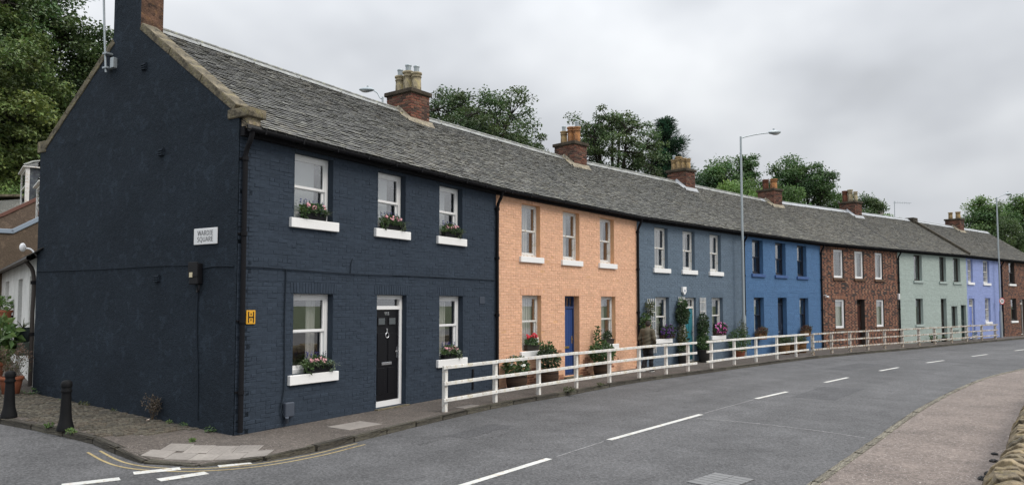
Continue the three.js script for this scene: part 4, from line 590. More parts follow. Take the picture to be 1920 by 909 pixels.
for (const [x, z, s] of [[6.32, -9.98, .09], [6.58, -10.24, .10], [7.15, -11.1, .06], [7.5, -11.62, .05]]) { const g = new THREE.IcosahedronGeometry(s, 1), p = g.attributes.position; for (let i = 0; i < p.count; i++) p.setXYZ(i, p.getX(i) * rr(.9, 1.2), p.getY(i) * rr(.35, .5), p.getZ(i) * rr(.7, 1.1)); g.computeVertexNormals(); const m = mesh('dark_scrap', g, rubble); m.position.set(x - .1, .012, z + .05); m.userData = { label: s > .08 ? 'larger black scrap lying at the foot of the low stone wall' : 'tiny black scrap lying at the foot of the low stone wall', category: 'litter', group: 'scraps by the sea wall' }; }

// ================================================================ plants
function leafCard(b, c, dir, up, l, w, col) { // folded lozenge leaf
  const s = new THREE.Vector3().crossVectors(dir, up).normalize(), n = new THREE.Vector3().crossVectors(s, dir).normalize();
  const a = [c.x, c.y, c.z], t = c.clone().addScaledVector(dir, l), m1 = c.clone().addScaledVector(dir, l * .45).addScaledVector(s, w / 2).addScaledVector(n, w * .18), m2 = c.clone().addScaledVector(dir, l * .45).addScaledVector(s, -w / 2).addScaledVector(n, w * .18);
  const A = (v) => [v.x, v.y, v.z]; b.tri(a, A(m1), A(t), col); b.tri(a, A(t), A(m2), col);
}
const V3 = (x, y, z) => new THREE.Vector3(x, y, z);
function rdir() { const t = R() * 6.283, y = rr(-1, 1), r = Math.sqrt(1 - y * y); return V3(Math.cos(t) * r, y, Math.sin(t) * r); }
function vary(c, k) { const s = 1 + rr(-k, k), h = rr(-k, k) * .4; return [c[0] * s * (1 + h), c[1] * s, c[2] * s * (1 - h)]; }
const GREEN = [.055, .115, .028], DARKG = [.03, .065, .018], BRIGHT = [.11, .19, .045], OLIVE = [.085, .10, .035];
// leaves thrown through an ellipsoid
function leafCloud(b, cx, cy, cz, rx, ry, rz, n, l, w, col, k = .35, shell = .35) { for (let i = 0; i < n; i++) { const d = rdir(), r = Math.pow(R(), shell); const c = V3(cx + d.x * rx * r, cy + d.y * ry * r, cz + d.z * rz * r), dd = rdir().addScaledVector(d, .8).normalize(); leafCard(b, c, dd, rdir(), l * rr(.7, 1.3), w * rr(.7, 1.3), vary(col, k)); } }
function flower(b, c, r, col, face) { const f = face.clone().normalize(), s = V3(.3, 1, .2).cross(f).normalize(), t = f.clone().cross(s); for (let i = 0; i < 5; i++) { const a = i / 5 * 6.283 + R(), d = s.clone().multiplyScalar(Math.cos(a)).addScaledVector(t, Math.sin(a)).addScaledVector(f, .35).normalize(); leafCard(b, c, d, f, r, r * .95, vary(col, .18)); } }
function blades(b, c, n, l, w, col, spread = .8) { for (let i = 0; i < n; i++) { const a = R() * 6.283, d0 = V3(Math.cos(a) * spread, rr(.5, 1.1), Math.sin(a) * spread).normalize(); let p = c.clone(), d = d0.clone(); const L = l * rr(.6, 1.2), cl = vary(col, .3), s = V3(-Math.sin(a), 0, Math.cos(a)); let w0 = w; for (let k = 0; k < 3; k++) { const q = p.clone().addScaledVector(d, L / 3), w1 = k === 2 ? .001 : w0 * .8; const f = v => [v.x, v.y, v.z]; b.quad(f(p.clone().addScaledVector(s, w0 / 2)), f(p.clone().addScaledVector(s, -w0 / 2)), f(q.clone().addScaledVector(s, -w1 / 2)), f(q.clone().addScaledVector(s, w1 / 2)), cl); p = q; d.y -= .35; d.normalize(); w0 = w1; } } }
function sillBox(i, x, y, z, w, label, o) { // a planted trough on a sill
  const [X, Z] = loc(i, x, z), t = thing('flower_box', label, 'flower box', o.group, X, y, Z, ang[i]); const tb = new B(), d = o.d ?? .13, hh = o.h ?? .13; tb.quad([-w / 2 + .02, .002, d / 2 - .01], [w / 2 - .02, .002, d / 2 - .01], [w / 2, hh, d / 2], [-w / 2, hh, d / 2]); tb.quad([w / 2 - .02, .002, -d / 2 + .01], [-w / 2 + .02, .002, -d / 2 + .01], [-w / 2, hh, -d / 2], [w / 2, hh, -d / 2]); tb.quad([-w / 2 + .02, .002, -d / 2 + .01], [-w / 2 + .02, .002, d / 2 - .01], [-w / 2, hh, d / 2], [-w / 2, hh, -d / 2]); tb.quad([w / 2 - .02, .002, d / 2 - .01], [w / 2 - .02, .002, -d / 2 + .01], [w / 2, hh, -d / 2], [w / 2, hh, d / 2]); tb.quad([-w / 2, hh - .02, d / 2], [w / 2, hh - .02, d / 2], [w / 2, hh - .02, -d / 2], [-w / 2, hh - .02, -d / 2]); tb.box(-w / 2 - .008, hh - .025, d / 2 - .004, w / 2 + .008, hh, d / 2 + .012); tb.box(-w / 2 - .008, hh - .025, -d / 2 - .012, w / 2 + .008, hh, -d / 2 + .004); tb.box(-w / 2 - .012, hh - .025, -d / 2, -w / 2 + .004, hh, d / 2); tb.box(w / 2 - .004, hh - .025, -d / 2, w / 2 + .012, hh, d / 2); mesh('trough', tb.build(), o.trough || M.black, t);
  const f = new B(), p = new B(); o.plant(f, p, w, hh); mesh('foliage', f.build(), M.leaf, t); if (p.p.length) mesh('flowers', p.build(), M.petal, t, true); return t;
}
const PINK = [.68, .36, .40], BLUEV = [.06, .06, .20], MAG = [.42, .05, .24], PURP = [.05, .015, .10], RED = [.55, .03, .05], WHT = [.75, .75, .70];
const mixBox = (f, p, w, hh) => { for (let k = 0; k < 5; k++) blades(f, V3(-w / 2 + w * k / 4, hh - .02, rr(-.03, .05)), 20, rr(.22, .33), .026, k % 2 ? GREEN : BRIGHT, 1.0); leafCloud(f, 0, hh + .07, 0, w * .54, .11, .12, 240, .08, .04, GREEN); for (const e of [-1, 1]) { blades(f, V3(e * w * .48, hh - .03, .05), 14, rr(.2, .3), .028, e < 0 ? BRIGHT : [.13, .17, .09], 1.3); if (R() < .7) leafCloud(f, e * w * .5, hh - .03, .08, .07, .1, .06, 40, .07, .045, e < 0 ? GREEN : [.14, .18, .11]); } leafCloud(f, w * .22, hh + .09, .02, .09, .08, .07, 60, .07, .05, [.10, .15, .13]);
  for (let k = 0; k < 8; k++) { const x = -w / 2 + w * (k + .5) / 8 * 1 + rr(-.03, .03); p.limb([x, hh, -.05], [x + rr(-.02, .02), hh + rr(.2, .27), -.05], .004, .003, 4, [.05, .09, .04]); for (let q = 0; q < 12; q++) leafCard(p, V3(x, hh + .17 + q * .009, -.05), rdir(), rdir(), .03, .022, vary(BLUEV, .3)); }
  for (let k = 0; k < 5; k++) { const c = V3(-w * .34 + w * .68 * k / 4 + rr(-.03, .03), hh + rr(.09, .16), .06 + rr(-.02, .03)); for (let q = 0; q < 7; q++) flower(p, c.clone().addScaledVector(rdir(), .03), .034, PINK, V3(rr(-.4, .4), rr(.2, .8), 1)); } };
const gb = 'planted flower boxes on the navy house sills', g3 = 'planters at the house fronts';
sillBox(0, 1.80, 3.962, -.02, .60, 'black trough of pink and lavender flowers on the upper sill beside the corner downpipe', { plant: mixBox, group: gb });
sillBox(0, 4.12, 3.962, -.02, .60, 'black trough of pink and lavender flowers on the upper sill above the black door', { plant: mixBox, group: gb });
sillBox(0, 6.38, 3.962, -.02, .60, 'black trough of pink and lavender flowers on the upper sill next to the peach house', { plant: mixBox, group: gb });
sillBox(0, 1.95, .952, -.015, .60, 'black trough of pink flowers on the lower sill beside the hydrant sign', { plant: mixBox, group: gb });
sillBox(0, 6.36, .952, -.015, .60, 'black trough of pink flowers on the lower sill behind the railing end', { plant: mixBox, group: gb });
const grayT = std([.055, .052, .05], .8, { map: T.wood });
sillBox(1, 1.72, .952, -.02, .62, 'grey trough of red geraniums on a sill of the peach house', { trough: grayT, h: .17, group: g3, plant: (f, p, w, hh) => { leafCloud(f, 0, hh + .08, 0, w * .5, .11, .1, 260, .07, .06, GREEN); for (let k = 0; k < 7; k++) { const c = V3(rr(-.26, .22), hh + rr(.2, .3), rr(-.03, .06)); f.limb([c.x, hh, 0], [c.x, c.y, c.z], .004, .003, 4, GREEN); for (let q = 0; q < 9; q++) flower(p, c.clone().addScaledVector(rdir(), .035), .035, RED, V3(rr(-.5, .5), .5, 1)); } for (let q = 0; q < 14; q++) flower(p, V3(rr(.12, .28), hh + rr(.08, .2), rr(0, .08)), .035, WHT, V3(0, .5, 1)); } });
sillBox(1, 6.15, .952, -.02, .66, 'grey trough with a small dark shrub on the other sill of the peach house', { trough: grayT, h: .17, group: g3, plant: (f, p, w, hh) => { leafCloud(f, -.02, hh + .12, 0, .22, .15, .1, 420, .06, .03, DARKG); } });
const petunia = (cA, cB) => (f, p, w, hh) => { leafCloud(f, 0, hh + .12, .06, w * .56, .22, .16, 500, .07, .05, DARKG); for (let k = 0; k < 66; k++) { const d = rdir(); if (d.z < -.2) continue; flower(p, V3(d.x * w * .58, hh + .12 + d.y * .24, .07 + d.z * .17), .05, R() < .6 ? cA : cB, V3(d.x, d.y + .2, d.z + .8)); } };
sillBox(2, 1.95, 1.002, 0, .85, 'trough overflowing with dark purple petunias at the slate blue house', { trough: M.barrel, d: .18, h: .16, group: g3, plant: petunia(PURP, [.09, .03, .16]) });
sillBox(2, 5.95, 1.002, 0, .85, 'trough overflowing with magenta petunias at the slate blue house', { trough: M.barrel, d: .18, h: .16, group: g3, plant: petunia(MAG, [.55, .22, .42]) });
const trail = (f, p, w, hh) => { leafCloud(f, 0, hh + .10, .05, w * .6, .16, .15, 300, .08, .05, [.13, .05, .03]); leafCloud(f, .1, hh + .08, .08, w * .5, .2, .14, 160, .08, .04, OLIVE); for (let k = 0; k < 8; k++) blades(f, V3(rr(-.3, .3), hh, .05), 5, .35, .02, GREEN, 1); };
sillBox(3, 1.1, .73, .22, .72, 'wooden crate planter with trailing red leaves below the cobalt house window by the lamp', { trough: M.crate, d: .24, h: .28, group: g3, plant: trail });
sillBox(3, 5.7, .73, .22, .72, 'wooden crate planter with trailing red leaves beside the red brick house', { trough: M.crate, d: .24, h: .28, group: g3, plant: trail });
// pots on the pavement
function tub(name, label, X, Z, prof, mat, plant, o = {}) { const t = thing(name, label, o.cat || 'planter', o.group || g3, X, gh(X, Z), Z, R() * 6); const m = mesh('pot', lathe(prof, 24), mat, t); if (o.hoops) for (const y of o.hoops) mesh('hoop', new THREE.TorusGeometry(y[1], .008, 5, 28).rotateX(Math.PI / 2).translate(0, y[0], 0), M.iron, m); const hh = prof[prof.length - 1][1]; mesh('soil', new THREE.CircleGeometry(o.soilR ?? .2, 18).rotateX(-Math.PI / 2).translate(0, hh + .001, 0), M.dark, t); const f = new B(), p = new B(); plant(f, p); if (f.p.length) mesh('foliage', f.build(), M.leaf, t); if (p.p.length) mesh('flowers', p.build(), M.petal, t, true); return t; }
const barrelP = [[.001, 0], [.23, 0], [.25, .03], [.29, .2], [.28, .42], [.26, .42], [.26, .36]], hoop = [[.08, .262], [.33, .288]];
{ let [x, z] = loc(1, .38, .42); tub('barrel_planter', 'half barrel of white flowers before the peach house', x, z, barrelP, M.barrel, (f, p) => { leafCloud(f, 0, .58, 0, .33, .26, .33, 420, .12, .07, GREEN); for (let k = 0; k < 34; k++) { const d = rdir(); if (d.y < -.1) continue; for (let q = 0; q < 3; q++) flower(p, V3(d.x * .32, .62 + d.y * .26, d.z * .32).addScaledVector(rdir(), .03), .05, WHT, d.clone().add(V3(.3, .3, .5))); } }, { hoops: hoop, soilR: .255 });
  [x, z] = loc(1, 1.85, .48); tub('barrel_planter', 'half barrel with a leafy shrub left of the blue door', x, z, barrelP, M.barrel, (f, p) => { leafCloud(f, 0, .72, 0, .34, .34, .34, 700, .10, .055, DARKG); leafCloud(f, -.08, .98, 0, .2, .26, .2, 200, .10, .05, GREEN); for (let k = 0; k < 8; k++) f.limb([0, .35, 0], [rr(-.25, .25), rr(.9, 1.2), rr(-.25, .25)], .012, .004, 5, [.04, .03, .02]); }, { hoops: hoop, soilR: .255 });
  [x, z] = loc(1, 4.95, .45); tub('barrel_planter', 'half barrel with a dense bush right of the blue door', x, z, barrelP, M.barrel, (f, p) => { leafCloud(f, 0, .74, 0, .46, .34, .4, 1000, .11, .06, GREEN); leafCloud(f, -.3, 1.25, 0, .1, .34, .1, 120, .10, .05, GREEN); for (let k = 0; k < 8; k++) f.limb([0, .35, 0], [rr(-.35, .35), rr(.8, 1.1), rr(-.3, .3)], .012, .004, 5, [.04, .03, .02]); }, { hoops: hoop, soilR: .255 });
  const sq = [[.001, 0], [.2, 0], [.24, .45], [.26, .45], [.26, .5], [.22, .5], [.22, .44]];
  [x, z] = loc(2, 2.62, .3); tub('dark_pot', 'dark pot at the foot of the trellis left of the teal door', x, z, sq, M.dark, (f) => leafCloud(f, 0, .6, 0, .22, .16, .2, 160, .1, .05, DARKG), { soilR: .22 });
  [x, z] = loc(2, 4.15, .3); tub('dark_pot', 'dark pot with greenery right of the teal door', x, z, sq, M.dark, (f) => leafCloud(f, 0, .72, 0, .34, .26, .3, 500, .1, .06, GREEN), { soilR: .22 });
  [x, z] = loc(2, 6.9, .38); tub('terracotta_pot', 'low pot with a feathery green bush by the lamp column', x, z, [[.001, 0], [.18, 0], [.24, .3], [.26, .3], [.26, .34], [.22, .34], [.22, .28]], M.terracotta, (f) => { leafCloud(f, 0, .75, 0, .55, .5, .45, 1200, .10, .035, GREEN, .45); leafCloud(f, -.25, 1.2, 0, .22, .42, .2, 260, .1, .03, OLIVE); }, { soilR: .22 });
  for (const [a, lb, c] of [[2.7, 'wooden tub of tall grasses left of the dark navy door', .5], [3.65, 'wooden tub of arching leaves right of the dark navy door', .42], [4.45, 'wooden tub of leafy herbs below the crate planter', .36]]) { [x, z] = loc(3, a, .5); tub('wooden_tub', lb, x, z, [[.001, 0], [.26, 0], [.28, .42], [.3, .42], [.3, .46], [.26, .46], [.26, .4]], M.crate, (f) => { blades(f, V3(0, .42, 0), 70, c * 1.5, .03, GREEN, .7); leafCloud(f, 0, .62, 0, .3, .2, .3, 220, .12, .05, OLIVE); }, { soilR: .26 }); }
  [x, z] = loc(5, 5.0, .25); tub('small_pot', 'small dark pot by the door of the sage house', x, z, [[.001, 0], [.12, 0], [.15, .26], [.16, .26], [.13, .26], [.13, .22]], M.dark, (f) => blades(f, V3(0, .2, 0), 24, .3, .02, GREEN), { soilR: .12 });
  [x, z] = loc(6, .2, .3); tub('small_pot', 'small white pot by the lavender house door', x, z, [[.001, 0], [.14, 0], [.17, .3], [.18, .3], [.15, .3], [.15, .25]], M.whiteU, (f) => leafCloud(f, 0, .4, 0, .14, .12, .14, 80, .07, .03, GREEN), { soilR: .14 });
  [x, z] = loc(5, 3.3, .4); tub('small_pot', 'low pot of green leaves before the sage house window', x, z, [[.001, 0], [.15, 0], [.18, .2], [.19, .2], [.16, .2], [.16, .16]], M.dark, (f) => leafCloud(f, 0, .3, 0, .3, .16, .2, 150, .1, .05, GREEN), { soilR: .15 });
}
// trellises with climbers at the slate blue house
function trellis(label, x0, x1, y0, y1) { const [X, Z] = loc(2, x0, .03), t = thing('trellis', label, 'trellis', 'trellises at the teal door', X, y0, Z, ang[2]), w = x1 - x0, n = 5; for (let i = 0; i < n; i++) mesh('slat', rbox(w * i / (n - 1) - .018, 0, .012, w * i / (n - 1) + .018, y1 - y0, .028, .003), M.white, t); for (let k = 0; k < 6; k++) { const y = (y1 - y0) * (k + .5) / 6; mesh('cross_slat', rbox(-.02, y - .014, -.004, w + .02, y + .014, .0115, .003), M.white, t); } }
trellis('white trellis panel behind the man next to the downpipe', .60, 1.10, .5, 2.5); trellis('white trellis panel left of the teal door', 2.72, 3.13, .4, 2.58); trellis('white trellis panel right of the teal door', 4.32, 4.74, .4, 2.56);
function climber(label, parts) { const [X, Z] = loc(2, parts[0][0], .1), t = thing('climbing_plant', label, 'climber', 'climbers on the trellises', X, 0, Z, ang[2]), f = new B(), s = new B(), x0 = parts[0][0]; for (const [x, y, rx, ry, n, c] of parts) leafCloud(f, x - x0, y, .1, rx, ry, .16, n, .11, .065, c, .4, .45); for (let k = 0; k < 4; k++) { let p = [rr(-.06, .06), .02, 0]; const top = parts[parts.length - 1]; for (let j = 1; j <= 6; j++) { const q = [(top[0] - x0) * j / 6 + rr(-.08, .08), top[1] * j / 6, rr(-.02, .06)]; s.limb(p, q, .012 - j * .0014, .012 - (j + 1) * .0014, 5); p = q; } } mesh('stem', s.build(), std([.05, .035, .022], .9), t); mesh('foliage', f.build(), M.leaf, t); }
climber('leafy climber spreading up the trellis beside the man', [[.35, .9, .16, .6, 120, DARKG], [.2, 1.65, .26, .35, 300, GREEN], [.5, 2.15, .2, .3, 120, OLIVE]]);
climber('dense dark climber crowning the trellis left of the teal door', [[2.72, .9, .2, .7, 380, OLIVE], [2.76, 1.9, .34, .40, 800, DARKG], [2.7, 2.3, .18, .22, 160, GREEN]]);
climber('slim green climber covering the trellis right of the teal door', [[4.25, .9, .26, .75, 560, GREEN], [4.28, 1.5, .28, .4, 420, DARKG]]);
// weeds along the foot of the walls and kerb
function weed(label, X, Z, n, l, col, o = {}) { const t = mesh('weed', (() => { const f = new B(); blades(f, V3(0, 0, 0), n, l, .02, col, o.sp ?? 1.2); leafCloud(f, 0, l * .3, 0, l * .8, l * .3, l * .6, n * 2, .05, .03, col); return f.build(); })(), M.leaf); t.position.set(X, gh(X, Z) + .004, Z); t.userData = { label, category: 'weed', group: 'weeds along wall and kerb' }; }
const gp = (s, d) => [P[0][0] + bk[0] * s - .524 * d, P[0][1] + bk[1] * s + .852 * d];
for (const [s, d, n, l, c, lb] of [[.55, .08, 16, .16, GREEN, 'small green weed at the gable foot beside the corner'], [1.3, .1, 18, .1, GREEN, 'low green weed at the gable foot under the cable'], [1.75, .08, 10, .08, BRIGHT, 'tiny bright weed at the gable foot'], [4.6, .1, 20, .13, OLIVE, 'olive tuft at the gable foot behind the bollard'], [5.3, .12, 14, .12, OLIVE, 'dry tuft at the gable foot near the back'], [6.6, .16, 22, .22, GREEN, 'green weed at the back foot of the gable by the drainpipe'], [3.5, .1, 14, .07, OLIVE, 'low dry weed at the middle of the gable foot']]) { const [x, z] = gp(s, d); weed(lb, x, z, n, l, c); }
weed('green weed growing at the kerb of the side street', -8.15, -13.28, 20, .1, BRIGHT); weed('green weed growing at the kerb near the bollard', -7.55, -12.92, 20, .1, BRIGHT); weed('clump of grass growing at the kerb before the peach house', 1.5, -19.75, 60, .2, OLIVE, { sp: 1.6 }); weed('small moss clump beside the pale paving flags', -5.35, -12.62, 40, .045, BRIGHT, { sp: 1.5 }); weed('grass tuft on the pavement edge under the railing', 2.5, -21.2, 26, .12, OLIVE);
{ const [x, z] = gp(2.18, .14); const t = thing('dry_plant', 'withered brown weed standing at the foot of the navy gable', 'weed', null, x, gh(x, z), z); const f = new B(), s = new B(); for (let k = 0; k < 9; k++) { const q = [rr(-.1, .1), rr(.25, .5), rr(-.08, .08)]; s.limb([0, 0, 0], q, .006, .002, 4); leafCloud(f, q[0], q[1] * .75, q[2], .08, .16, .07, 34, .05, .025, [.10, .075, .05], .3); } mesh('stem', s.build(), std([.09, .065, .04], .9), t); mesh('foliage', f.build(), M.leaf, t);
  const l = mesh('litter_scrap', (() => { const b = new B(); b.quad([0, 0, 0], [.09, .01, .02], [.1, .04, .07], [.01, .03, .06]); b.quad([.02, .03, .02], [.07, .05, .0], [.08, .02, .05], [.03, .015, .06]); return b.build(); })(), std([.6, .5, .42], .6)); l.position.set(x - .08, gh(x, z) + .006, z + .08); l.userData = { label: 'pale paper scrap beside the withered weed', category: 'litter' }; }

// ================================================================ houses up the side street
{
  const A = thing('white_cottage', 'low white painted cottage with a slate roof behind the navy gable', 'house', 'houses up the side street', -11.0, 0, -17.3, -.913);
  const wm = std([.76, .76, .73], .85, { map: T.paintCol, bumpMap: T.paint, bumpScale: .008 }), b = new B(), ops = [[-1.95, -.8, 1.6, 3.0], [-5.2, -3.9, .35, 3.0], [-10.2, -8.6, 1.6, 3.05]];
  const xs = [-15, -10.2, -8.6, -5.2, -3.9, -1.95, -.8, .6], ys = [-.2, .35, 1.6, 3.0, 3.05, 3.4];
  for (let i = 0; i < xs.length - 1; i++) for (let j = 0; j < ys.length - 1; j++) { const cx = (xs[i] + xs[i + 1]) / 2, cy = (ys[j] + ys[j + 1]) / 2; if (ops.some(o => cx > o[0] && cx < o[1] && cy > o[2] && cy < o[3])) continue; b.quad([xs[i], ys[j], 0], [xs[i + 1], ys[j], 0], [xs[i + 1], ys[j + 1], 0], [xs[i], ys[j + 1], 0]); }
  for (const [x0, x1, y0, y1] of ops) { b.quad([x0, y0, -.3], [x0, y0, 0], [x0, y1, 0], [x0, y1, -.3]); b.quad([x1, y0, 0], [x1, y0, -.3], [x1, y1, -.3], [x1, y1, 0]); b.quad([x0, y1, 0], [x1, y1, 0], [x1, y1, -.3], [x0, y1, -.3]); b.quad([x0, y0, -.3], [x1, y0, -.3], [x1, y0, 0], [x0, y0, 0]); }
  b.box(-15, -.2, -5, -14.7, 3.4, 0); b.box(.45, -.2, -5, .6, 3.4, 0); b.box(-15, -.2, -5.2, .6, 3.4, -5); mesh('wall', b.build(), wm, A);
  ops.forEach((o, k) => { if (k === 1) { const d = mesh('door', bx(o[0], o[2], -.28, o[1], o[3], -.22), std([.30, .31, .30], .6), A); for (let q = 0; q < 3; q++) mesh('panel', rbox(o[0] + .15, o[2] + .2 + q * .8, -.225, o[1] - .15, o[2] + .8 + q * .8, -.2, .01), d.material, d); return; } const w = new THREE.Group(); w.name = 'window'; A.add(w); const f = new B(); frameBars(f, o[0], o[2], o[1], o[3], .07, -.26, -.18); f.box(o[0] + .07, (o[2] + o[3]) / 2 - .03, -.25, o[1] - .07, (o[2] + o[3]) / 2 + .03, -.19); mesh('frame', f.build(), M.white, w); mesh('pane', bx(o[0] + .06, o[2] + .06, -.225, o[1] - .06, o[3] - .06, -.22), M.glass, w); mesh('sill', rbox(o[0] - .1, o[2] - .12, -.2, o[1] + .1, o[2] - .002, .06, .01), wm, w); mesh('blind', bx(o[0], o[2], -.36, o[1], o[3], -.35), M.net, w); });
  const rd = new B(); rd.quad([-15.1, 3.38, .2], [.7, 3.38, .2], [.7, 5.2, -2.5], [-15.1, 5.2, -2.5]); rd.quad([.7, 3.38, -5.2], [-15.1, 3.38, -5.2], [-15.1, 5.2, -2.5], [.7, 5.2, -2.5]); rd.tri([.6, 3.38, 0], [.6, 3.38, -5.1], [.6, 5.18, -2.5]); const roof = mesh('roof', rd.build(), M.slateBase, A);
  const list = [], pt = Math.atan2(1.82, 2.7), n = V3(0, Math.cos(pt), Math.sin(pt)), dn = V3(0, -Math.sin(pt), Math.cos(pt)); for (let d = 0; d < 3.1; d += .2) for (let x = -15; x < .65;) { const w = rr(.2, .36), m = new THREE.Matrix4().makeBasis(V3(1, 0, 0), n, dn); m.scale(V3(w - .008, 1.2, .29)); m.setPosition(x + w / 2, 3.385 + (d + .27) * Math.sin(pt), .22 - (d + .27) * Math.cos(pt)); list.push({ m, v: Math.floor(R() * 8), t: Math.floor(R() * 8) }); x += w; }
  pieces(roof, 'slate', list, slateV, slateTones, std([1, 1, 1], .8, { map: T.slate }), 0, 'slates');
  mesh('gutter', tube([[-15, 3.33, .25], [.6, 3.33, .25]], .05, 4, 8), std([.03, .024, .02], .5), A); mesh('downpipe', tube([[-.22, 3.3, .24], [-.22, 3.1, .1], [-.22, 2, .07], [-.22, .4, .07]], .045, 30, 8), std([.035, .026, .022], .5), A); for (const y of [2.8, 1.6]) mesh('pipe_collar', new THREE.CylinderGeometry(.06, .06, .08, 10).translate(-.22, y, .07), M.gutter, A);
  const lp = thing('wall_lamp', 'white globe wall lamp at the eaves of the white cottage', 'lamp', null, -11.0, 3.62, -17.3, -.913); mesh('globe', new THREE.SphereGeometry(.085, 16, 12).scale(.8, 1.2, .8).translate(-.3, 0, .3), M.whiteU, lp); mesh('arm', tube([[-.3, -.02, .28], [-.25, -.04, .15], [-.2, -.2, .02]], .02, 8, 6), M.whiteU, lp);
  const harl = std([.17, .125, .088], .95, { map: T.harlCol, bumpMap: T.harl, bumpScale: .02 }), harl2 = std([.20, .15, .115], .95, { map: T.harlCol, bumpMap: T.harl, bumpScale: .02 });
  function gableHouse(label, X, Z, pts, mat, cope, dorm) {
    const h = thing('harled_house', label, 'house', 'houses up the side street', X, 0, Z, .657), s = new THREE.Shape(pts.map(p => new THREE.Vector2(...p))); const g = new THREE.ExtrudeGeometry(s, { depth: 9, bevelEnabled: false }); g.translate(0, 0, -9); mesh('wall', g, mat, h);
    for (let i = 1; i < pts.length - 2; i++) { const a = pts[i], b2 = pts[i + 1], l = Math.hypot(b2[0] - a[0], b2[1] - a[1]); const m = mesh('skew', rbox(-.02, 0, -.4, l + .02, .16, .06, .02), cope, h); m.position.set(a[0], a[1], 0); m.rotation.z = Math.atan2(b2[1] - a[1], b2[0] - a[0]); }
    // dormer: front faces the lane (-x)
    const [dx, dy, dz, w, hh] = dorm, D = new THREE.Group(); D.name = 'dormer'; D.position.set(dx, dy, dz); h.add(D); mesh('cheek', bx(.04, 0, -w, 2.2, hh, 0), std([.10, .12, .15], .8, { map: T.slate }), D); const f = new B(); frameBars(f, 0, 0, .0001, hh, 0, 0, 0); const fr = new B(); fr.box(-.03, 0, -w - .02, .05, hh, -w + .16); fr.box(-.03, 0, -.16, .05, hh, .03); fr.box(-.03, 0, -w + .16, .05, .2, -.16); fr.box(-.03, hh - .16, -w + .16, .05, hh, -.16); fr.box(-.02, hh * .52, -w + .16, .04, hh * .52 + .06, -.16); fr.box(.04, 0, -.06, .14, hh, .035); mesh('frame', fr.build(), M.white, D); mesh('pane', bx(.0, .2, -w + .16, .006, hh - .16, -.16), M.glass, D);
    const r = new B(); r.tri([-.14, hh, .12], [-.14, hh, -w - .12], [.7, hh + .5, -w / 2]); r.quad([-.14, hh, .12], [.7, hh + .5, -w / 2], [2.4, hh + .5, -w / 2], [2.4, hh, .12]); r.quad([-.14, hh, -w - .12], [2.4, hh, -w - .12], [2.4, hh + .5, -w / 2], [.7, hh + .5, -w / 2]); const rf = mesh('dormer_roof', r.build(), std([.11, .11, .11], .8, { map: T.slate }), D); mesh('hip_flashing', tube([[-.14, hh + .03, .12], [.7, hh + .54, -w / 2], [2.4, hh + .54, -w / 2]], .05, 6, 6), M.zinc, rf); mesh('eave_board', bx(-.15, hh - .05, -w - .12, 2.3, hh, .125), M.white, D); return h;
  }
  const gx = (px, D) => (px - 960) / 1400 * D;
  gableHouse('brown harled house gable with a grey metal skew behind the white cottage', gx(20, 27), -27, [[-4, -.4], [-4, 4.85], [0, 4.85], [3.2, 6.9], [6.4, 4.85], [6.4, -.4]], harl, std([.22, .27, .33], .5), [.97, 5.45, -1.2, 2.0, 1.6]);
  gableHouse('taller brown harled gable with a red edged skew farther up the lane', gx(0, 34), -34, [[-5, -.4], [-5, 4.2], [0, 6.3], [3.6, 8.6], [7.5, 6.1], [7.5, -.4]], harl2, std([.13, .06, .045], .8), [.94, 7.0, -1.5, 2.6, 1.95]);
  const pw = thing('pale_gable', 'pale rendered gable end at the far top of the lane', 'house', 'houses up the side street', gx(-40, 42), 0, -42); const s = new THREE.Shape([[-6, -.4], [-6, 7.6], [3.6, 8.35], [8, 8.35], [8, -.4]].map(p => new THREE.Vector2(...p))); const g = new THREE.ExtrudeGeometry(s, { depth: 6, bevelEnabled: false }); g.translate(0, 0, -6); mesh('wall', g, std([.38, .38, .35], .9, { map: T.harlCol, bumpMap: T.harl, bumpScale: .02 }), pw); mesh('wall_cope', rbox(-6.1, 8.36, -6, 8, 8.5, .1, .02), M.sand, pw);
  // pots by the cottage
  tub('terracotta_pot', 'large terracotta pot of dried flowers beside the navy gable corner', -11.02, -16.52, [[.001, 0], [.16, 0], [.215, .3], [.22, .32], [.245, .325], [.245, .39], [.22, .39], [.21, .34]], M.terracotta, (f, p) => { for (let k = 0; k < 46; k++) { const a = R() * 6.28, q = [Math.cos(a) * rr(.05, .38), rr(.55, 1.1), Math.sin(a) * rr(.05, .38)]; f.limb([q[0] * .3, .33, q[2] * .3], q, .005, .002, 4, [.14, .10, .05]); leafCloud(f, q[0], q[1] - .08, q[2], .06, .12, .06, 16, .05, .025, R() < .5 ? [.16, .10, .07] : OLIVE); } }, { soilR: .205, group: 'pots by the white cottage' });
  tub('terracotta_pot', 'terracotta pot with a broad green leafed plant by the cottage door', -12.05, -17.3, [[.001, 0], [.2, 0], [.3, .5], [.33, .5], [.33, .6], [.28, .6], [.27, .52]], M.terracotta, (f) => { leafCloud(f, 0, 1.1, 0, .5, .5, .5, 420, .22, .16, BRIGHT); leafCloud(f, .1, .75, .1, .4, .3, .4, 200, .15, .1, GREEN); }, { soilR: .26, group: 'pots by the white cottage' });
  tub('green_tub', 'dark green tub with low plants behind the bollard', -11.4, -15.9, [[.001, 0], [.2, 0], [.24, .34], [.26, .34], [.22, .34], [.22, .28]], std([.02, .05, .035], .5), (f) => leafCloud(f, 0, .45, 0, .25, .14, .25, 180, .1, .06, GREEN), { soilR: .21, group: 'pots by the white cottage' });
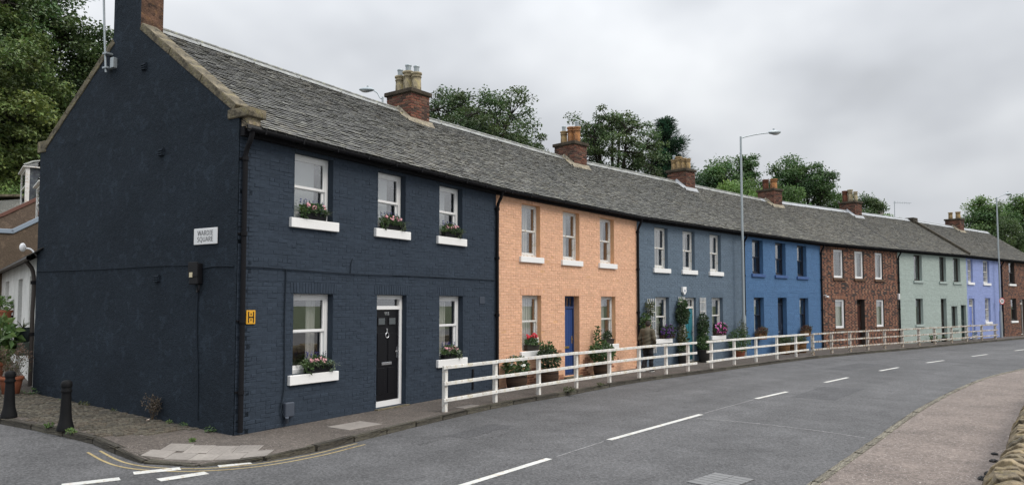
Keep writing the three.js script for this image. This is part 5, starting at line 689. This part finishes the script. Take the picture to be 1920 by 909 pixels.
  const wb = thing('wall_planter', 'green wall box with a dark pot on the white cottage window', 'planter', 'pots by the white cottage', -11.0, 1.1, -17.3, -.913); mesh('box', rbox(-1.3, 0, .08, -.4, .3, .34, .01), std([.06, .075, .06], .7), wb); mesh('pot', lathe([[.001, 0], [.14, 0], [.2, .34], [.22, .34], [.18, .34]], 18).translate(-.8, .3, .2), std([.03, .045, .05], .5), wb); const wf = new B(); blades(wf, V3(-.8, .62, .2), 20, .4, .02, OLIVE); mesh('foliage', wf.build(), M.leaf, wb);
  const hp = thing('wall_planter', 'terracotta wall pot of yellow green leaves on the white cottage', 'planter', 'pots by the white cottage', -11.0, 2.0, -17.3, -.913); mesh('pot', lathe([[.001, -.4], [.14, -.4], [.22, .05], [.25, .05], [.25, .12], [.2, .12]], 18).translate(-6.6, 0, .25), M.terracotta, hp); const hf = new B(); leafCloud(hf, -6.6, .3, .25, .35, .25, .25, 140, .14, .07, BRIGHT); mesh('foliage', hf.build(), M.leaf, hp); mesh('bracket', bx(-6.64, -.1, 0, -6.56, -.04, .25), M.iron, hp);
}

// ================================================================ the man on the pavement
function sdf(fn, c, half, res) {
  const mc = new MarchingCubes(res, std([1, 1, 1]), false, false, 200000); mc.isolation = 0; const n = mc.size, hs = n / 2, F = mc.field;
  for (let k = 0; k < n; k++) for (let j = 0; j < n; j++) for (let i = 0; i < n; i++) F[i + j * n + k * n * n] = -fn(c[0] + (i - hs) / hs * half, c[1] + (j - hs) / hs * half, c[2] + (k - hs) / hs * half);
  mc.update(); const N = mc.count, g = new THREE.BufferGeometry(), p = new Float32Array(N * 3), nn = new Float32Array(N * 3);
  for (let i = 0; i < N; i++) for (let a = 0; a < 3; a++) { p[i * 3 + a] = mc.positionArray[i * 3 + a] * half + c[a]; nn[i * 3 + a] = mc.normalArray[i * 3 + a]; }
  g.setAttribute('position', new THREE.BufferAttribute(p, 3)); g.setAttribute('normal', new THREE.BufferAttribute(nn, 3)); return g;
}
function caps(list, k) { const pre = list.map(([a, b, r0, r1]) => [a, b[0] - a[0], b[1] - a[1], b[2] - a[2], r0, r1]); return (x, y, z) => { let d = 1e3; for (const [a, vx, vy, vz, r0, r1] of pre) { const px = x - a[0], py = y - a[1], pz = z - a[2], t = clamp((px * vx + py * vy + pz * vz) / (vx * vx + vy * vy + vz * vz + 1e-9)), e = Math.hypot(px - vx * t, py - vy * t, pz - vz * t) - (r0 + (r1 - r0) * t); const h = clamp(.5 + .5 * (d - e) / k); d = d * (1 - h) + e * h - k * h * (1 - h); } return d; }; }
{
  const man = thing('person', 'man in an olive jacket and black trousers walking away on the pavement', 'person', null, 4.62, 0, -25.5, Math.PI - .62);
  const hip = s => [s * .085, .91, 0], knee = [[-.10, .5, .05], [.10, .49, .07]], ank = [[-.105, .085, .03], [.12, .10, -.16]], sh = s => [s * .185, 1.395, -.01], elb = [[-.255, 1.13, -.03], [.26, 1.12, -.05]], wr = [[-.20, .93, .14], [.25, .89, .06]];
  const fingers = []; [0, 1].forEach(i => { const w = wr[i], s = i ? 1 : -1; for (let f = 0; f < 4; f++) { const o = (f - 1.5) * .019; fingers.push([[w[0], w[1] - .06, w[2] + .02 + o], [w[0] - s * .012, w[1] - .105, w[2] + .035 + o], .0095, .009], [[w[0] - s * .012, w[1] - .105, w[2] + .035 + o], [w[0] - s * .03, w[1] - .135 - (f === 1 ? .008 : 0), w[2] + .035 + o], .009, .008]); } fingers.push([[w[0] - s * .005, w[1] - .025, w[2] + .045], [w[0] - s * .02, w[1] - .07, w[2] + .075], .011, .009]); });
  const hands = [0, 1].map(i => [wr[i], [wr[i][0], wr[i][1] - .065, wr[i][2] + .02], .027, .036]);
  const core = [[[0, .95, 0], [0, 1.15, -.005], .125, .12], [[0, 1.15, -.005], [0, 1.36, -.015], .125, .135], [[-.13, 1.37, -.015], [.13, 1.37, -.015], .075, .075], [[0, 1.40, 0], [0, 1.53, .045], .058, .055], [[0, 1.585, .06], [0, 1.635, .075], .082, .085], [[0, 1.56, .09], [0, 1.545, .115], .05, .042], [[0, 1.575, .16], [0, 1.565, .165], .012, .014], [[.08, 1.59, .06], [.085, 1.6, .055], .016, .016], [[-.08, 1.59, .06], [-.085, 1.6, .055], .016, .016]];
  const legs = [0, 1].flatMap(i => [[hip(i ? 1 : -1), knee[i], .085, .058], [knee[i], ank[i], .055, .038]]), arms = [0, 1].flatMap(i => [[sh(i ? 1 : -1), elb[i], .05, .042], [elb[i], wr[i], .04, .028]]);
  const feet = [0, 1].flatMap(i => [[ank[i], [ank[i][0], ank[i][1] - .045, ank[i][2] + .14], .04, .03]]);
  const bf = caps([...core, ...legs, ...arms, ...hands, ...feet], .035), ff = caps(fingers, .006);
  const bodyF = (x, y, z) => { const a = bf(x, y, z); return y < 1.0 && y > .7 ? Math.min(a, ff(x, y, z)) : a; };
  const parts = [sdf(bodyF, [0, .86, 0], .92, 150)];
  const body = mesh('body', parts[0], std([.40, .24, .17], .65), man);
  const jf = caps([[[0, .84, -.01], [0, 1.12, -.015], .172, .165], [[0, 1.12, -.015], [0, 1.34, -.02], .165, .158], [[-.14, 1.37, -.015], [.14, 1.37, -.015], .088, .088], [[0, 1.42, .0], [0, 1.475, .015], .078, .074], ...[0, 1].flatMap(i => [[sh(i ? 1 : -1), elb[i], .078, .066], [elb[i], wr[i], .064, .05]])], .04);
  const fold = (x, y, z) => .006 * Math.sin(y * 46 + x * 18 + Math.sin(z * 24)) * sstep(1.4, 1.1, y);
  mesh('jacket', sdf((x, y, z) => Math.max(jf(x, y, z) * .93 + fold(x, y, z), .80 - y), [0, 1.15, 0], .42, 80), std([.10, .086, .058], .85), body);
  const tf = caps([[[0, .93, 0], [0, .86, 0], .15, .145], ...[0, 1].flatMap(i => [[hip(i ? 1 : -1), knee[i], .105, .082], [knee[i], [ank[i][0], ank[i][1] + .02, ank[i][2]], .08, .068]])], .03);
  mesh('trousers', sdf((x, y, z) => Math.max(tf(x, y, z) + .005 * Math.sin(y * 38 + z * 20), ank[0][1] - .03 - y), [0, .5, 0], .52, 80), std([.012, .012, .014], .9), body);
  const hf = caps([[[0, 1.61, .045], [0, 1.645, .06], .094, .094]], .01), hcut = (x, y, z) => Math.max(hf(x, y, z), (z - .09) - (y - 1.62) * 1.2, 1.545 - y); mesh('hair', sdf(hcut, [0, 1.62, .05], .13, 36), std([.018, .013, .010], .8), body);
  [0, 1].forEach(i => { const a = ank[i], tilt = i ? .5 : .0, yb = i ? .02 : 0; const sf = caps([[[a[0], .055 + yb, a[2] - .035], [a[0], .05 + yb * .4, a[2] + .15], .05, .043]], .01); mesh('shoe', sdf((x, y, z) => Math.max(sf(x, y, z), .028 + yb * .6 - y), [a[0], .08, a[2] + .06], .17, 36), M.black, body); mesh('sole', rbox(a[0] - .047, .004 + yb * .2, a[2] - .085, a[0] + .047, .03 + yb * .6, a[2] + .19, .012), std([.6, .6, .58], .7), body); });
}

// ================================================================ trees
function tree(label, X, Z, top, o) {
  // crown: uneven lobes hung on limbs; every lobe carries leaf clumps near its skin, with gaps between
  const y0 = -.4, t = thing(o.name || 'broadleaf_tree', label, 'tree', o.group || 'trees behind the terrace', X, y0, Z), H = top - y0, tr = new B(), cr = new B();
  const low = o.low ?? H * .35, cy = (low + H) / 2, ry = (H - low) / 2, r = o.r, nl = o.lobes ?? 12, r0 = H * .02, lobes = [];
  const fork = V3(rr(-.2, .2), Math.min(low + ry * .25, H * .5), rr(-.2, .2)); tr.limb([0, 0, 0], [fork.x, fork.y, fork.z], r0 * 1.3, r0, 9);
  for (let k = 0; k < nl; k++) { const a = k * 2.4 + rr(-.5, .5), v = -0.75 + 1.65 * (k + .5) / nl, rad = Math.sqrt(Math.max(.05, 1 - v * v)) * r * rr(.5, .78); const s = r * rr(.3, .46); lobes.push([V3(Math.cos(a) * rad, Math.min(cy + v * ry * .86, H - s * .62), Math.sin(a) * rad), s]); }
  lobes.push([V3(rr(-.3, .3), H - r * .26, rr(-.3, .3)), r * .36]);
  const total = o.n ?? 16000, nc = o.clumps ?? 12, per = Math.round(total / (lobes.length * nc));
  for (const [c, s] of lobes) {
    const m = fork.clone().lerp(c, .5).add(V3(rr(-.3, .3), rr(.1, .5), rr(-.3, .3))); tr.limb([fork.x, fork.y, fork.z], [m.x, m.y, m.z], r0 * .55, r0 * .36, 7); tr.limb([m.x, m.y, m.z], [c.x, c.y, c.z], r0 * .36, r0 * .16, 6);
    const lobeCol = vary(o.col || DARKG, .22);
    for (let k = 0; k < nc; k++) { const d = rdir(), e = c.clone().add(V3(d.x * s, d.y * s * .8, d.z * s).multiplyScalar(rr(.45, 1.15))); tr.limb([c.x, c.y, c.z], [e.x, e.y, e.z], r0 * .14, r0 * .04, 4); const q = (o.clump ?? .42) * rr(.6, 1.35), col = vary(lobeCol, .22), n = Math.round(per * rr(.5, 1.5));
      for (let i = 0; i < n; i++) { const f = rdir(), g = Math.pow(R(), .6) * q; const p = V3(e.x + f.x * g, e.y + f.y * g * .6, e.z + f.z * g), dd = rdir().add(V3(f.x, -.3, f.z)).normalize(); leafCard(cr, p, dd, V3(rr(-.6, .6), 1, rr(-.6, .6)), (o.leaf ?? .2) * rr(.7, 1.3), (o.leaf ?? .2) * rr(.5, .85), vary(col, .32)); } }
  }
  mesh('trunk', tr.build(), std(o.bark || [.04, .034, .027], .95, { map: T.stone }), t); mesh('crown', cr.build(), M.leaf, t); return t;
}
function conifer(label, X, Z, top, r) { const t = thing('conifer', label, 'tree', 'trees behind the terrace', X, -.4, Z), H = top + .4, tr = new B(), cr = new B(); tr.limb([0, 0, 0], [0, H * .97, 0], .26, .03, 8); for (let y = H * .2; y < H - .2; y += .28) { const rad = r * Math.pow((H - y) / (H * .8), .62) * rr(.75, 1.15), n = Math.round(6 + rad * 3.6); for (let k = 0; k < n; k++) { const a = R() * 6.28, R1 = rad * rr(.6, 1.1), e = [Math.cos(a) * R1, y + rr(-.1, .35) - R1 * .1, Math.sin(a) * R1]; tr.limb([0, y, 0], e, .03, .008, 4); const col = vary([.032, .085, .042], .35); for (let i = 0; i < 90; i++) { const s = Math.pow(R(), .6), d = rdir(); leafCard(cr, V3(e[0] * s + d.x * .3, y + (e[1] - y) * s + d.y * .22, e[2] * s + d.z * .3), V3(Math.cos(a) + d.x, .35 + d.y * .6, Math.sin(a) + d.z).normalize(), V3(0, 1, 0), rr(.16, .3), .085, vary(col, .25)); } } } mesh('trunk', tr.build(), std([.04, .03, .022], .95), t); mesh('crown', cr.build(), M.leaf, t); }
function bush(label, X, Z, top, r, o = {}) { const t = thing('shrub', label, 'shrub', 'shrubs behind the terrace', X, -.4, Z), cr = new B(), tr = new B(); for (let k = 0; k < (o.k ?? 26); k++) { const d = rdir(); const c = [d.x * r * .8, top + .4 - r * .8 + d.y * r * .75 - .5, d.z * r * .8]; tr.limb([0, .0, 0], c, .06, .02, 5); leafCloud(cr, ...c, r * .36, r * .32, r * .36, o.n ?? 300, o.leaf ?? .2, (o.leaf ?? .2) * .5, vary(o.col || GREEN, .25), .25, .5); } mesh('stems', tr.build(), std([.04, .03, .022], .95), t); mesh('foliage', cr.build(), M.leaf, t); }
const at = (px, D) => [(px - 960) / 1400 * D, -D];
let q;
q = at(5, 50); tree('huge dark sycamore towering behind the navy gable', q[0], q[1], 25, { r: 6.0, low: 10.0, n: 93000, lobes: 28, clumps: 15, clump: 1.04, leaf: 0.257, col: [0.075, 0.128, 0.034] });
q = at(-40, 47); tree('broad leafy sycamore at the lane top with olive green leaves', q[0], q[1], 21, { r: 5.2, low: 9, n: 65100, lobes: 24, clumps: 14, clump: 1.04, leaf: 0.257, col: [0.132, 0.189, 0.046] });
q = at(70, 58); tree('dark lower tree behind the dormer windows', q[0], q[1], 17.5, { r: 5.2, low: 8.0, n: 46500, lobes: 20, clump: 1.16, leaf: 0.265, col: [0.078, 0.140, 0.037] });
q = at(-8, 45); bush('bright green shrub on the bank above the pale gable', q[0], q[1], 9.9, 3.0, { col: [0.135, 0.223, 0.052], n: 500 });
q = at(885, 42); tree('rounded airy tree with dark leaves behind the peach house', q[0], q[1], 14.6, { r: 4.4, low: 6.5, n: 37200, lobes: 24, clumps: 14, clump: 0.59, leaf: 0.156, col: [0.070, 0.116, 0.037] });
q = at(985, 44); tree('small tree crown right of the airy tree', q[0], q[1], 12.4, { r: 2.3, low: 6.5, n: 12400, lobes: 10, clump: 0.51, leaf: 0.156, col: [0.078, 0.132, 0.040] });
q = at(1150, 48); tree('open branched tree showing its limbs behind the slate blue house', q[0], q[1], 15.0, { r: 3.4, low: 7.5, n: 26350, lobes: 19, clumps: 13, clump: 0.51, leaf: 0.156, col: [0.085, 0.135, 0.043] });
q = at(1252, 52); conifer('dark pointed conifer behind the slate blue house chimney', q[0], q[1], 15.3, 4.3);
q = at(1195, 50); bush('yellow green shrub below the conifer', q[0], q[1], 11.0, 1.9, { col: [0.149, 0.243, 0.046] });
q = at(1345, 57); tree('dark bushy tree behind the lamp column', q[0], q[1], 13.2, { r: 3.0, low: 6, n: 23250, lobes: 12, clump: 0.73, leaf: 0.172, col: [0.078, 0.148, 0.040] });
q = at(1405, 58); tree('spiky topped dark tree beside the lamp column', q[0], q[1], 13.8, { r: 2.4, low: 6, n: 19000, lobes: 12, clump: 0.55, leaf: 0.172, col: [0.070, 0.140, 0.037] });
q = at(1395, 53); bush('light green willowy shrub behind the cobalt house roof', q[0], q[1], 11.4, 2.1, { col: [0.135, 0.230, 0.052], n: 380, leaf: 0.187 });
q = at(1515, 58); tree('large dense tree behind the chimney of the red brick house', q[0], q[1], 13.6, { r: 3.5, low: 6, n: 42000, lobes: 18, clump: 0.76, leaf: 0.172, col: [0.066, 0.140, 0.034] });
q = at(1475, 55); bush('leafy green shrub left of the dense tree', q[0], q[1], 11.3, 1.9, { col: [0.095, 0.176, 0.044] });
q = at(1565, 60); bush('dark shrub at the right foot of the dense tree', q[0], q[1], 10.9, 2.0, { col: [0.068, 0.128, 0.036] });
q = at(1628, 68); tree('far rounded tree behind the sage house chimney', q[0], q[1], 12.2, { r: 1.9, low: 6, n: 12400, lobes: 9, clump: 0.73, leaf: 0.187, col: [0.085, 0.148, 0.043] });
q = at(1672, 60); bush('low bright green shrub above the sage house ridge', q[0], q[1], 9.7, 1.6, { col: [0.162, 0.284, 0.058], k: 14 });
q = at(1692, 61); bush('second bright green shrub above the sage house ridge', q[0], q[1], 9.5, 1.3, { col: [0.149, 0.257, 0.058], k: 12 });
q = at(1850, 68); tree('dense green tree behind the lavender house', q[0], q[1], 11.8, { r: 2.5, low: 5, n: 23250, lobes: 12, clump: 0.79, leaf: 0.187, col: [0.093, 0.173, 0.043] });
q = at(1912, 70); tree('wide green tree at the end of the terrace', q[0], q[1], 12.2, { r: 2.6, low: 5, n: 23250, lobes: 12, clump: 0.79, leaf: 0.187, col: [0.085, 0.165, 0.039] });
q = at(1055, 50); bush('dark shrub behind the peach house chimney pots', q[0], q[1], 11.9, 2.1, { col: [.06, .10, .03] });
q = at(1312, 56); bush('green shrub right of the conifer', q[0], q[1], 11.2, 1.8, { col: [.075, .13, .038] });
q = at(1445, 60); bush('green shrub behind the chimney with two pots', q[0], q[1], 11.6, 2.0, { col: [.065, .12, .035] });
q = at(1100, 52); bush('dark shrub at the foot of the open branched tree', q[0], q[1], 10.6, 1.9, { col: [.06, .10, .03] });
q = at(1880, 66); bush('green shrub beside the far lamp column', q[0], q[1], 10.2, 1.9, { col: [.075, .13, .036] });
// distant roofs just showing over the ridge
function farHouse(label, px, D, w, eav, rid, wallC, roofC, stack) { const [x, z] = at(px, D), h = thing('distant_house', label, 'house', 'houses behind the terrace', x, -.4, z, .5); mesh('wall', bx(-w / 2, 0, -3, w / 2, eav, 3), wallC, h); const b = new B(); b.quad([-w / 2 - .2, eav, 3.3], [w / 2 + .2, eav, 3.3], [w / 2 - 1.2, rid, 0], [-w / 2 + 1.2, rid, 0]); b.quad([w / 2 + .2, eav, -3.3], [-w / 2 - .2, eav, -3.3], [-w / 2 + 1.2, rid, 0], [w / 2 - 1.2, rid, 0]); b.tri([-w / 2 - .2, eav, -3.3], [-w / 2 - .2, eav, 3.3], [-w / 2 + 1.2, rid, 0]); b.tri([w / 2 + .2, eav, 3.3], [w / 2 + .2, eav, -3.3], [w / 2 - 1.2, rid, 0]); const r = mesh('roof', b.build(), roofC, h); if (stack) mesh('chimney', rbox(w / 2 - 1.9, rid - .8, -.5, w / 2 - .9, rid + .9, .5, .03), wallC, r); }
farHouse('grey slated house roof behind the sage house chimney', 1632, 74, 5.5, 10.2, 11.8, std([.22, .20, .18], .9), std([.12, .12, .125], .85, { map: T.slate }), true);
farHouse('brown roofed house just showing above the lavender house', 1762, 72, 5, 8.8, 10.3, std([.22, .18, .15], .9), std([.11, .085, .06], .9, { map: T.slate }));
{ const [x, z] = loc(5, 8.3, -4.2), a = thing('tv_aerial', 'thin aerial pole above the sage house roof', 'aerial', null, x, 7.4, z); mesh('mast', tube([[0, 0, 0], [0, 2.05, 0]], .02, 3, 6), M.steel, a); mesh('boom', tube([[-.05, 1.95, 0], [1.5, 2.0, -.6]], .016, 3, 6), M.steel, a); for (let k = 0; k < 7; k++) mesh('rod', tube([[.1 + k * .2, 1.96 - .08, -.04 - k * .08 + .02], [.1 + k * .2, 1.96 + .09, -.04 - k * .08]], .009, 2, 5), M.steel, a); }

scene.traverse(o => { if (o.isMesh) { o.castShadow = true; o.receiveShadow = true; } });
renderer.render(scene, camera);
